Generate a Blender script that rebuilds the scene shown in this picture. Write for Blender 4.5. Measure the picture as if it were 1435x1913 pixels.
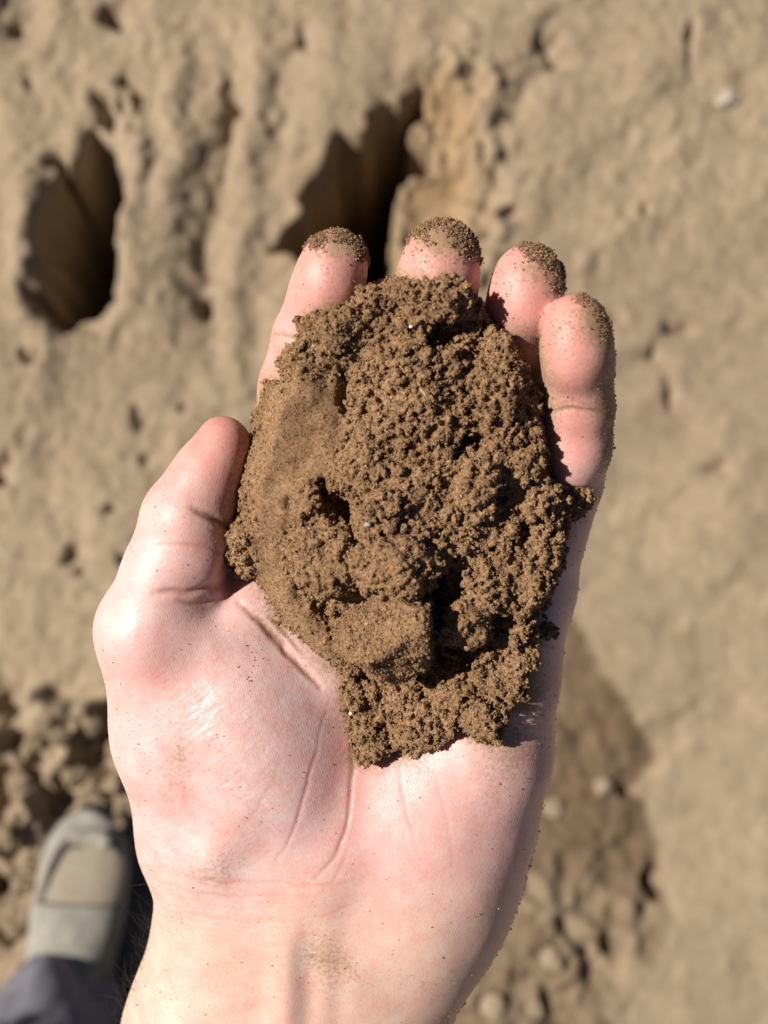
import bpy, math, time
import numpy as np
from mathutils import Vector

# ------------------------------------------------------------------ camera, sky, sun, exposure
T0 = time.time()
for o in list(bpy.data.objects):
    bpy.data.objects.remove(o)
SC = bpy.context.scene
COL = SC.collection

CAM_H = 1.30                    # camera height above the ground (m)
TILT = math.radians(12)         # tilted forward from straight down
D = 26.0                        # distance (cm) of the hand's reference plane
K = 0.013                       # cm per photo pixel on that plane
CU, CV = 717.5, 956.5

cam_d = bpy.data.cameras.new('camera')
cam = bpy.data.objects.new('camera', cam_d)
COL.objects.link(cam)
cam.location = (0, 0, CAM_H)
cam.rotation_euler = (TILT, 0, 0)
cam_d.sensor_fit = 'HORIZONTAL'
cam_d.sensor_width = 36.0
cam_d.lens = 36.0 * D / (1435 * K)
cam_d.clip_start = 0.01
cam_d.clip_end = 500
cam_d.dof.use_dof = True
cam_d.dof.focus_distance = (D - 1.7) / 100
cam_d.dof.aperture_fstop = 15.5
SC.camera = cam

# frame of the camera: right, up, back
AX = np.array([1.0, 0, 0])
AY = np.array([0, math.cos(TILT), math.sin(TILT)])
AZ = np.array([0, -math.sin(TILT), math.cos(TILT)])
CAM = np.array([0, 0, CAM_H])

SUN_H = np.array([-0.70, 0.16, 0.695])       # towards the sun, in that frame
SUN_W = SUN_H[0] * AX + SUN_H[1] * AY + SUN_H[2] * AZ
SUN_W /= np.linalg.norm(SUN_W)
EL = math.asin(SUN_W[2])
AZI = math.atan2(SUN_W[0], SUN_W[1])

w = bpy.data.worlds.new('World')
SC.world = w
w.use_nodes = True
nt = w.node_tree
bg = nt.nodes['Background']
sky = nt.nodes.new('ShaderNodeTexSky')
sky.sky_type = 'NISHITA'
sky.sun_disc = False
sky.air_density = 0.32
sky.dust_density = 0.3
sky.sun_elevation = EL
sky.sun_rotation = AZI
nt.links.new(sky.outputs[0], bg.inputs[0])
bg.inputs[1].default_value = 0.05

sun_d = bpy.data.lights.new('sun', 'SUN')
sun_d.energy = 5.0
sun_d.angle = math.radians(0.53)
sun_d.color = (1.0, 0.945, 0.885)
sun = bpy.data.objects.new('sun', sun_d)
COL.objects.link(sun)
sun.location = (-3, 0, 4)
sun.rotation_euler = Vector(SUN_W).to_track_quat('Z', 'Y').to_euler()

SC.view_settings.view_transform = 'Standard'
SC.view_settings.look = 'None'
SC.view_settings.exposure = 0.42
SC.view_settings.gamma = 1.0
SC.view_settings.use_curve_mapping = False
SC.cycles.use_denoising = True

RNG = np.random.default_rng(7)

# ------------------------------------------------------------------ mapping and maths helpers
def H(u, v, z):
    """photo pixel + height z (cm towards the camera) -> hand frame (cm)"""
    s = (D - np.asarray(z, float)) / D
    return np.stack([(np.asarray(u, float) - CU) * K * s, (CV - np.asarray(v, float)) * K * s,
                     np.asarray(z, float) + 0 * s], -1)

def px(P):
    """hand frame -> photo pixel"""
    s = (D - P[..., 2]) / D
    return P[..., 0] / (K * s) + CU, CV - P[..., 1] / (K * s)

def to_world(P):
    P = np.asarray(P, float)
    return CAM + (P[..., 0:1] * AX + P[..., 1:2] * AY + (P[..., 2:3] - D) * AZ) / 100.0

def G(u, v, z=0.0):
    """photo pixel -> point on the level z (m) of the world"""
    u = np.asarray(u, float); v = np.asarray(v, float)
    d = ((u - CU) * K)[..., None] * AX + ((CV - v) * K)[..., None] * AY - D * AZ
    t = (z - CAM_H) / d[..., 2]
    return CAM + d * t[..., None]

_TAB = np.random.default_rng(3).random((64, 64, 64)).astype(np.float32)

def vnoise(P, f, off=0.0):
    """smooth value noise in -1..1"""
    Q = np.asarray(P, np.float32) * np.float32(f) + np.float32(off + 1000.0)
    I = np.floor(Q)
    F = Q - I
    I = I.astype(np.int32) & 63
    J = (I + 1) & 63
    F = F * F * (3 - 2 * F)
    x, y, z = F[..., 0], F[..., 1], F[..., 2]
    i, j, k = I[..., 0], I[..., 1], I[..., 2]
    a, b, c = J[..., 0], J[..., 1], J[..., 2]
    c00 = _TAB[i, j, k] * (1 - x) + _TAB[a, j, k] * x
    c10 = _TAB[i, b, k] * (1 - x) + _TAB[a, b, k] * x
    c01 = _TAB[i, j, c] * (1 - x) + _TAB[a, j, c] * x
    c11 = _TAB[i, b, c] * (1 - x) + _TAB[a, b, c] * x
    r = (c00 * (1 - y) + c10 * y) * (1 - z) + (c01 * (1 - y) + c11 * y) * z
    return r * 2 - 1

def fbm(P, f, n=4, g=0.5, off=0.0):
    r = 0; a = 1.0
    for q in range(n):
        r = r + a * vnoise(P, f, off + 17.3 * q)
        a *= g; f *= 2.03
    return r

def sstep(a, b, x):
    t = np.clip((x - a) / (b - a), 0, 1)
    return t * t * (3 - 2 * t)

def poly_sdf(X, Y, poly):
    """signed distance to a closed polygon, negative inside"""
    P = np.asarray(poly, float)
    Q = np.roll(P, -1, 0)
    d = np.full(X.shape, 1e18); ins = np.zeros(X.shape, bool)
    for (ax, ay), (bx, by) in zip(P, Q):
        ex, ey = bx - ax, by - ay
        t = np.clip(((X - ax) * ex + (Y - ay) * ey) / (ex * ex + ey * ey + 1e-12), 0, 1)
        d = np.minimum(d, (X - ax - t * ex) ** 2 + (Y - ay - t * ey) ** 2)
        if ay != by:
            c = ((ay > Y) != (by > Y)) & (X < (bx - ax) * (Y - ay) / (by - ay) + ax)
            ins ^= c
    d = np.sqrt(d)
    return np.where(ins, -d, d)

def line_dist(X, Y, line):
    """distance to an open polyline and position along it (0..1)"""
    P = np.asarray(line, float)
    L = np.concatenate([[0], np.cumsum(np.hypot(*np.diff(P, axis=0).T))])
    best = np.full(X.shape, 1e18); pos = np.zeros(X.shape)
    for q in range(len(P) - 1):
        (ax, ay), (bx, by) = P[q], P[q + 1]
        ex, ey = bx - ax, by - ay
        t = np.clip(((X - ax) * ex + (Y - ay) * ey) / (ex * ex + ey * ey + 1e-12), 0, 1)
        d = (X - ax - t * ex) ** 2 + (Y - ay - t * ey) ** 2
        m = d < best
        best = np.where(m, d, best)
        pos = np.where(m, (L[q] + t * (L[q + 1] - L[q])) / L[-1], pos)
    return np.sqrt(best), pos

def smooth_line(pts, n=4):
    """Catmull-Rom through points"""
    P = np.asarray(pts, float)
    P = np.vstack([2 * P[0] - P[1], P, 2 * P[-1] - P[-2]])
    out = []
    for q in range(1, len(P) - 2):
        a, b, c, d = P[q - 1], P[q], P[q + 1], P[q + 2]
        for t in np.arange(n) / n:
            out.append(0.5 * (2 * b + (c - a) * t + (2 * a - 5 * b + 4 * c - d) * t * t + (3 * b - a - 3 * c + d) * t ** 3))
    out.append(P[-2])
    return np.array(out)

# ------------------------------------------------------------------ distance fields and meshing
class Field:
    def __init__(self, lo, hi, h, fill=9.0):
        self.lo = np.array(lo, np.float32); self.h = h
        self.n = np.ceil((np.array(hi) - self.lo) / h).astype(int) + 1
        self.f = np.full(self.n, fill, np.float32)
    def window(self, lo, hi):
        a = np.clip(np.floor((np.array(lo) - self.lo) / self.h).astype(int), 0, self.n)
        b = np.clip(np.ceil((np.array(hi) - self.lo) / self.h).astype(int) + 1, 0, self.n)
        return tuple(slice(x, y) for x, y in zip(a, b)), a, b
    def coords(self, a, b):
        ax = [self.lo[q] + self.h * np.arange(a[q], b[q], dtype=np.float32) for q in range(3)]
        return np.meshgrid(*ax, indexing='ij', sparse=True)

def smin(a, b, k):
    if k <= 0:
        return np.minimum(a, b)
    h = np.clip(0.5 + 0.5 * (b - a) / k, 0, 1)
    return b * (1 - h) + a * h - k * h * (1 - h)

def smax(a, b, k):
    return -smin(-a, -b, k)

def cone(F, p, q, r1, r2, k, pad=0.6):
    """rounded cone joined into field F"""
    p = np.array(p, float); q = np.array(q, float)
    R = max(r1, r2) + pad + k
    sl, a, b = F.window(np.minimum(p, q) - R, np.maximum(p, q) + R)
    if min(b - a) <= 0:
        return
    X, Y, Z = F.coords(a, b)
    ba = q - p
    l2 = ba @ ba; rr = r1 - r2; a2 = max(l2 - rr * rr, 1e-6); il2 = 1 / l2
    dx, dy, dz = X - p[0], Y - p[1], Z - p[2]
    y = dx * ba[0] + dy * ba[1] + dz * ba[2]
    z = y - l2
    pp = dx * dx + dy * dy + dz * dz
    x2 = np.maximum(pp * l2 - y * y, 0) * l2
    y2 = y * y * l2; z2 = z * z * l2
    kk = np.sign(rr) * rr * rr * x2
    d3 = (np.sqrt(x2 * a2 * il2) + y * rr) * il2 - r1
    d2 = np.sqrt(x2 + z2) * il2 - r2
    d1 = np.sqrt(x2 + y2) * il2 - r1
    d = np.where(np.sign(z) * a2 * z2 > kk, d2, np.where(np.sign(y) * a2 * y2 < kk, d1, d3)).astype(np.float32)
    F.f[sl] = smin(F.f[sl], d, k)

def ellipsoid(F, c, r, k, ang=0.0, sub=False):
    """ellipsoid, turned by ang about the view axis"""
    c = np.array(c, float); r = np.array(r, float)
    R = max(r[0], r[1]); pad = np.array([R, R, r[2]]) + 0.6 + k
    sl, a, b = F.window(c - pad, c + pad)
    if min(b - a) <= 0:
        return
    X, Y, Z = F.coords(a, b)
    ca, sa = math.cos(ang), math.sin(ang)
    dx = (X - c[0]) * ca + (Y - c[1]) * sa
    dy = -(X - c[0]) * sa + (Y - c[1]) * ca
    dz = Z - c[2]
    k0 = np.sqrt((dx / r[0]) ** 2 + (dy / r[1]) ** 2 + (dz / r[2]) ** 2)
    k1 = np.sqrt((dx / r[0] ** 2) ** 2 + (dy / r[1] ** 2) ** 2 + (dz / r[2] ** 2) ** 2) + 1e-9
    d = (k0 * (k0 - 1) / k1).astype(np.float32)
    F.f[sl] = smax(F.f[sl], -d, k) if sub else smin(F.f[sl], d, k)

def surface_nets(F):
    f, h, lo = F.f, F.h, F.lo
    s = f < 0
    n = f.shape
    cnt = np.zeros((n[0] - 1, n[1] - 1, n[2] - 1), np.uint8)
    for i in (0, 1):
        for j in (0, 1):
            for k in (0, 1):
                cnt += s[i:n[0] - 1 + i, j:n[1] - 1 + j, k:n[2] - 1 + k]
    ids = np.argwhere((cnt > 0) & (cnt < 8))
    index = np.full(cnt.shape, -1, np.int32)
    index[ids[:, 0], ids[:, 1], ids[:, 2]] = np.arange(len(ids))
    cor = [(i, j, k) for i in (0, 1) for j in (0, 1) for k in (0, 1)]
    val = [f[ids[:, 0] + c[0], ids[:, 1] + c[1], ids[:, 2] + c[2]] for c in cor]
    acc = np.zeros((len(ids), 3)); num = np.zeros(len(ids))
    for p in range(8):
        for q in range(p + 1, 8):
            if sum(abs(cor[p][t] - cor[q][t]) for t in range(3)) != 1:
                continue
            m = (val[p] < 0) != (val[q] < 0)
            t = val[p][m] / (val[p][m] - val[q][m])
            acc[m] += np.array(cor[p]) + t[:, None] * (np.array(cor[q]) - np.array(cor[p]))
            num[m] += 1
    V = lo + h * (ids + acc / num[:, None])
    Q = []
    for ax in range(3):
        b, c = (ax + 1) % 3, (ax + 2) % 3
        s0 = [slice(None)] * 3; s1 = [slice(None)] * 3
        s0[ax] = slice(0, -1); s1[ax] = slice(1, None)
        for sgn in (True, False):
            m = (s[tuple(s0)] & ~s[tuple(s1)]) if sgn else (~s[tuple(s0)] & s[tuple(s1)])
            e = np.argwhere(m)
            e = e[(e[:, b] > 0) & (e[:, c] > 0) & (e[:, b] < n[b] - 1) & (e[:, c] < n[c] - 1)]
            quad = []
            for ob, oc in ((-1, -1), (0, -1), (0, 0), (-1, 0)):
                g = e.copy(); g[:, b] += ob; g[:, c] += oc
                quad.append(index[g[:, 0], g[:, 1], g[:, 2]])
            quad = np.stack(quad, 1)
            Q.append(quad if sgn else quad[:, ::-1])
    Q = np.concatenate(Q)
    return V, Q[(Q >= 0).all(1)]

def vert_normals(V, Q):
    a = V[Q[:, 2]] - V[Q[:, 0]]; b = V[Q[:, -1]] - V[Q[:, 1]]
    n = np.cross(a, b)
    N = np.zeros_like(V)
    for c in range(Q.shape[1]):
        np.add.at(N, Q[:, c], n)
    return N / (np.linalg.norm(N, axis=1, keepdims=True) + 1e-12)

# ------------------------------------------------------------------ object helpers
def new_mesh(name, V, Q, smooth=True):
    V = np.ascontiguousarray(V, np.float32); Q = np.ascontiguousarray(Q, np.int32)
    me = bpy.data.meshes.new(name)
    me.vertices.add(len(V)); me.vertices.foreach_set('co', V.ravel())
    m = Q.shape[1]
    me.loops.add(Q.size); me.loops.foreach_set('vertex_index', Q.ravel())
    me.polygons.add(len(Q))
    me.polygons.foreach_set('loop_start', np.arange(0, Q.size, m, dtype=np.int32))
    me.polygons.foreach_set('loop_total', np.full(len(Q), m, np.int32))
    me.polygons.foreach_set('use_smooth', np.full(len(Q), smooth))
    me.update(calc_edges=True)
    me.validate()
    return me

def link(name, me, mat, parent=None, origin=None):
    """world-space mesh data -> object; its origin moves to `origin`"""
    o = bpy.data.objects.new(name, me)
    COL.objects.link(o)
    if origin is None and parent is not None:
        origin = parent.matrix_world.translation
    if origin is None:
        n = len(me.vertices); c = np.empty(n * 3, np.float32); me.vertices.foreach_get('co', c)
        c = c.reshape(-1, 3); origin = ((c[:, 0].min() + c[:, 0].max()) / 2, (c[:, 1].min() + c[:, 1].max()) / 2, c[:, 2].min())
    origin = Vector([float(t) for t in origin])
    n = len(me.vertices); c = np.empty(n * 3, np.float32); me.vertices.foreach_get('co', c)
    c = c.reshape(-1, 3) - np.array(origin, np.float32)
    me.vertices.foreach_set('co', c.ravel()); me.update()
    if parent is None:
        o.location = origin
        o.matrix_world.translation = origin
    else:
        o.parent = parent
        o.location = origin - parent.matrix_world.translation
    if mat is not None:
        me.materials.append(mat)
    return o

def tag(o, label=None, cat=None, group=None, kind=None):
    if label: o['label'] = label
    if cat: o['category'] = cat
    if group: o['group'] = group
    if kind: o['kind'] = kind
    return o

def attr(me, name, arr):
    arr = np.asarray(arr, np.float32)
    if arr.ndim == 1:
        a = me.attributes.new(name, 'FLOAT', 'POINT'); a.data.foreach_set('value', arr)
    else:
        a = me.attributes.new(name, 'FLOAT_COLOR', 'POINT')
        a.data.foreach_set('color', np.concatenate([arr, np.ones((len(arr), 1), np.float32)], 1).ravel())

_ico = None
def ico():
    global _ico
    if _ico is None:
        t = (1 + 5 ** 0.5) / 2
        V = np.array([(-1, t, 0), (1, t, 0), (-1, -t, 0), (1, -t, 0), (0, -1, t), (0, 1, t), (0, -1, -t), (0, 1, -t),
                      (t, 0, -1), (t, 0, 1), (-t, 0, -1), (-t, 0, 1)], float)
        V /= np.linalg.norm(V[0])
        Fc = np.array([(0, 11, 5), (0, 5, 1), (0, 1, 7), (0, 7, 10), (0, 10, 11), (1, 5, 9), (5, 11, 4), (11, 10, 2), (10, 7, 6), (7, 1, 8),
                       (3, 9, 4), (3, 4, 2), (3, 2, 6), (3, 6, 8), (3, 8, 9), (4, 9, 5), (2, 4, 11), (6, 2, 10), (8, 6, 7), (9, 8, 1)])
        _ico = V, Fc
    return _ico

_OV = np.array([(1, 0, 0), (-1, 0, 0), (0, 1, 0), (0, -1, 0), (0, 0, 1), (0, 0, -1)], float)
_OF = np.array([(0, 2, 4), (2, 1, 4), (1, 3, 4), (3, 0, 4), (2, 0, 5), (1, 2, 5), (3, 1, 5), (0, 3, 5)])

def grain_mesh(name, C, R, rng, pale=0.012):
    """many small angular grains as one mesh; C centres, R radii (same unit)"""
    n = len(C)
    A = rng.normal(size=(n, 3, 3)); q, _ = np.linalg.qr(A)
    S = rng.uniform(0.7, 1.25, (n, 1, 3))
    P = (_OV[None] * (1 + rng.uniform(-0.25, 0.25, (n, 6, 1)))) * S
    P = np.einsum('nvi,nij->nvj', P, q) * R[:, None, None] * 1.15 + C[:, None, :]
    Q = (_OF[None] + 6 * np.arange(n)[:, None, None]).reshape(-1, 3)
    me = new_mesh(name, P.reshape(-1, 3), Q, smooth=False)
    sh = rng.normal(0.0, 0.20, n).clip(-0.45, 0.5)
    sh[rng.random(n) < pale] = 1.0
    attr(me, 'shade', np.repeat(sh, 6))
    return me

# ------------------------------------------------------------------ materials
def mat_new(name):
    m = bpy.data.materials.new(name)
    m.use_nodes = True
    b = m.node_tree.nodes['Principled BSDF']
    return m, m.node_tree, b

def node(t, kind, **kw):
    n = t.nodes.new(kind)
    for k_, v_ in kw.items():
        if k_ in n.inputs.keys():
            n.inputs[k_].default_value = v_
        else:
            setattr(n, k_, v_)
    return n

def mixc(t, fac, a, b, mode='MIX'):
    m = t.nodes.new('ShaderNodeMix'); m.data_type = 'RGBA'; m.blend_type = mode
    for sock, val in ((m.inputs[0], fac), (m.inputs[6], a), (m.inputs[7], b)):
        if isinstance(val, bpy.types.NodeSocket): t.links.new(val, sock)
        elif isinstance(val, (int, float)): sock.default_value = val
        else: sock.default_value = (*val, 1)
    return m.outputs[2]

def noise_fac(t, co, scale, detail=4, rough=0.6):
    n = node(t, 'ShaderNodeTexNoise', Scale=scale, Detail=detail, Roughness=rough)
    t.links.new(co, n.inputs['Vector'])
    return n.outputs['Fac']

def ramp(t, fac, lo, hi):
    r = t.nodes.new('ShaderNodeMapRange'); r.inputs[1].default_value = lo; r.inputs[2].default_value = hi
    t.links.new(fac, r.inputs[0])
    return r.outputs[0]

def mat_soil(name, dark, mid, light, bump=0.35):
    m, t, b = mat_new(name)
    co = t.nodes.new('ShaderNodeTexCoord').outputs['Object']
    big = ramp(t, noise_fac(t, co, 60, 5), 0.35, 0.68)
    fine = ramp(t, noise_fac(t, co, 1500, 3, 0.75), 0.30, 0.66)
    c = mixc(t, big, mid, light)
    c = mixc(t, fine, dark, c)
    sh = t.nodes.new('ShaderNodeAttribute'); sh.attribute_name = 'shade'      # each grain's own colour
    ad = t.nodes.new('ShaderNodeMath'); ad.operation = 'ADD'; ad.inputs[1].default_value = 1.0
    t.links.new(sh.outputs['Fac'], ad.inputs[0])
    vm = t.nodes.new('ShaderNodeVectorMath'); vm.operation = 'SCALE'
    t.links.new(c, vm.inputs[0]); t.links.new(ad.outputs[0], vm.inputs['Scale'])
    t.links.new(vm.outputs[0], b.inputs['Base Color'])
    b.inputs['Roughness'].default_value = 0.9
    b.inputs['Specular IOR Level'].default_value = 0.2
    bp = node(t, 'ShaderNodeBump', Strength=bump, Distance=0.0006)
    t.links.new(noise_fac(t, co, 1800, 4, 0.75), bp.inputs['Height'])
    t.links.new(bp.outputs[0], b.inputs['Normal'])
    return m

M_SOIL = mat_soil('moist_brown_soil', (0.125, 0.067, 0.031), (0.290, 0.167, 0.081), (0.412, 0.252, 0.132))
M_DUST = mat_soil('soil_dust', (0.21, 0.120, 0.060), (0.31, 0.185, 0.098), (0.40, 0.255, 0.145))
M_DRYCLOD = mat_soil('dry_earth_clod', (0.17, 0.12, 0.072), (0.25, 0.185, 0.115), (0.31, 0.235, 0.15))

def mat_plain(name, col, rough=0.7, spec=0.3, vary=0.12, scale=300, bump=0.0, bscale=800):
    m, t, b = mat_new(name)
    co = t.nodes.new('ShaderNodeTexCoord').outputs['Object']
    f = noise_fac(t, co, scale, 5)
    c = mixc(t, ramp(t, f, 0.3, 0.7), tuple(x * (1 - vary) for x in col), tuple(min(1, x * (1 + vary)) for x in col))
    t.links.new(c, b.inputs['Base Color'])
    b.inputs['Roughness'].default_value = rough
    b.inputs['Specular IOR Level'].default_value = spec
    if bump:
        bp = node(t, 'ShaderNodeBump', Strength=bump, Distance=0.001)
        t.links.new(noise_fac(t, co, bscale, 4), bp.inputs['Height'])
        t.links.new(bp.outputs[0], b.inputs['Normal'])
    return m

M_QUARTZ = mat_plain('pale_quartz', (0.62, 0.54, 0.42), 0.35, 0.5)
M_GREYSTONE = mat_plain('grey_stone', (0.32, 0.30, 0.26), 0.7, 0.3)
M_STRAW = mat_plain('dry_straw', (0.50, 0.36, 0.20), 0.7)
M_HAIR = mat_plain('dark_hair', (0.018, 0.013, 0.010), 0.5, 0.3)

def mat_ground():
    m, t, b = mat_new('sandy_earth')
    co = t.nodes.new('ShaderNodeTexCoord').outputs['Object']
    at = t.nodes.new('ShaderNodeAttribute'); at.attribute_name = 'darker'
    ay = t.nodes.new('ShaderNodeAttribute'); ay.attribute_name = 'ochre'
    n1 = ramp(t, noise_fac(t, co, 3.0, 5), 0.32, 0.68)
    n2 = ramp(t, noise_fac(t, co, 45, 6, 0.65), 0.3, 0.72)
    c = mixc(t, n1, (0.300, 0.228, 0.150), (0.380, 0.298, 0.195))
    c2 = mixc(t, n2, mixc(t, 1.0, c, (0.76, 0.73, 0.70), 'MULTIPLY'), c)
    c3 = mixc(t, ay.outputs['Fac'], c2, (0.315, 0.205, 0.100))
    dark_earth = mixc(t, n2, (0.100, 0.066, 0.038), (0.165, 0.113, 0.066))
    c4 = mixc(t, at.outputs['Fac'], c3, dark_earth)
    t.links.new(c4, b.inputs['Base Color'])
    b.inputs['Roughness'].default_value = 0.95
    b.inputs['Specular IOR Level'].default_value = 0.12
    bp = node(t, 'ShaderNodeBump', Strength=0.5, Distance=0.003)
    t.links.new(noise_fac(t, co, 160, 6, 0.7), bp.inputs['Height'])
    t.links.new(bp.outputs[0], b.inputs['Normal'])
    return m
M_GROUND = mat_ground()

def mat_skin():
    m, t, b = mat_new('skin')
    co = t.nodes.new('ShaderNodeTexCoord').outputs['Object']
    at = t.nodes.new('ShaderNodeAttribute'); at.attribute_name = 'tint'
    ad = t.nodes.new('ShaderNodeAttribute'); ad.attribute_name = 'dirt'
    # pink and pale mottling under the skin
    mott = ramp(t, noise_fac(t, co, 190, 6, 0.68), 0.34, 0.66)
    c = mixc(t, mott, mixc(t, 1.0, at.outputs['Color'], (0.99, 0.845, 0.825), 'MULTIPLY'), mixc(t, 1.0, at.outputs['Color'], (1.0, 1.07, 1.06), 'MULTIPLY'))
    fine = ramp(t, noise_fac(t, co, 1500, 3, 0.6), 0.35, 0.65)
    c = mixc(t, fine, mixc(t, 1.0, c, (0.965, 0.92, 0.91), 'MULTIPLY'), c)
    # dust rubbed into the skin, broken up by noise
    dn = noise_fac(t, co, 1100, 4, 0.75)
    add = t.nodes.new('ShaderNodeMath'); add.operation = 'ADD'
    t.links.new(dn, add.inputs[0]); t.links.new(ad.outputs['Fac'], add.inputs[1])
    dm = ramp(t, add.outputs[0], 0.92, 1.25)
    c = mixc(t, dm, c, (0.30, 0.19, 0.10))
    t.links.new(c, b.inputs['Base Color'])
    b.subsurface_method = 'RANDOM_WALK' if hasattr(b, 'subsurface_method') else None
    b.inputs['Subsurface Weight'].default_value = 0.35
    b.inputs['Subsurface Radius'].default_value = (1.0, 0.32, 0.16)
    b.inputs['Subsurface Scale'].default_value = 0.0035
    r = t.nodes.new('ShaderNodeMath'); r.operation = 'MULTIPLY_ADD'
    t.links.new(dm, r.inputs[0]); r.inputs[1].default_value = 0.45; r.inputs[2].default_value = 0.53
    sw_ = t.nodes.new('ShaderNodeAttribute'); sw_.attribute_name = 'sweat'
    r2 = t.nodes.new('ShaderNodeMath'); r2.operation = 'MULTIPLY_ADD'
    t.links.new(sw_.outputs['Fac'], r2.inputs[0]); r2.inputs[1].default_value = -0.17; t.links.new(r.outputs[0], r2.inputs[2])
    t.links.new(r2.outputs[0], b.inputs['Roughness'])
    b.inputs['Specular IOR Level'].default_value = 0.6
    # skin relief: fine cells, crossing lines and shallow lumps
    vor = node(t, 'ShaderNodeTexVoronoi', Scale=1700.0, feature='DISTANCE_TO_EDGE')
    wob = node(t, 'ShaderNodeTexNoise', Scale=500.0, Detail=2.0)
    t.links.new(co, wob.inputs['Vector'])
    vm = t.nodes.new('ShaderNodeVectorMath'); vm.operation = 'MULTIPLY_ADD'
    vm.inputs[1].default_value = (0.0012,) * 3
    t.links.new(wob.outputs['Color'], vm.inputs[0]); t.links.new(co, vm.inputs[2])
    mp = t.nodes.new('ShaderNodeMapping'); mp.inputs['Rotation'].default_value = (0, 0, 0.6); mp.inputs['Scale'].default_value = (1, 0.35, 1)
    t.links.new(vm.outputs[0], mp.inputs['Vector'])
    t.links.new(mp.outputs[0], vor.inputs['Vector'])
    cell = ramp(t, vor.outputs['Distance'], 0.0, 0.22)
    wv = node(t, 'ShaderNodeTexWave', Scale=560.0, Distortion=5.0, Detail=2.0)
    wv.inputs['Detail Scale'].default_value = 0.35
    mp2 = t.nodes.new('ShaderNodeMapping'); mp2.inputs['Rotation'].default_value = (0, 0, -0.35)
    t.links.new(co, mp2.inputs['Vector']); t.links.new(mp2.outputs[0], wv.inputs['Vector'])
    hs = t.nodes.new('ShaderNodeMath'); hs.operation = 'MULTIPLY_ADD'
    t.links.new(wv.outputs['Fac'], hs.inputs[0]); hs.inputs[1].default_value = 0.75; t.links.new(cell, hs.inputs[2])
    b1 = node(t, 'ShaderNodeBump', Strength=0.12, Distance=0.00015)
    t.links.new(hs.outputs[0], b1.inputs['Height'])
    b2 = node(t, 'ShaderNodeBump', Strength=0.16, Distance=0.0007)
    t.links.new(noise_fac(t, co, 330, 5, 0.6), b2.inputs['Height'])
    t.links.new(b1.outputs[0], b2.inputs['Normal'])
    t.links.new(b2.outputs[0], b.inputs['Normal'])
    return m
M_SKIN = mat_skin()

# ================================================================== THE GROUND
def axis(lo, hi, step, far):
    a = np.arange(lo, hi + step / 2, step)
    g = [step]
    while sum(g) < far:
        g.append(g[-1] * 1.25)
    g = np.cumsum(g)
    return np.concatenate([(lo - g)[::-1], a, hi + g])

def gpoly(pts):
    return G(np.array(pts)[:, 0], np.array(pts)[:, 1])[:, :2]

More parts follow.
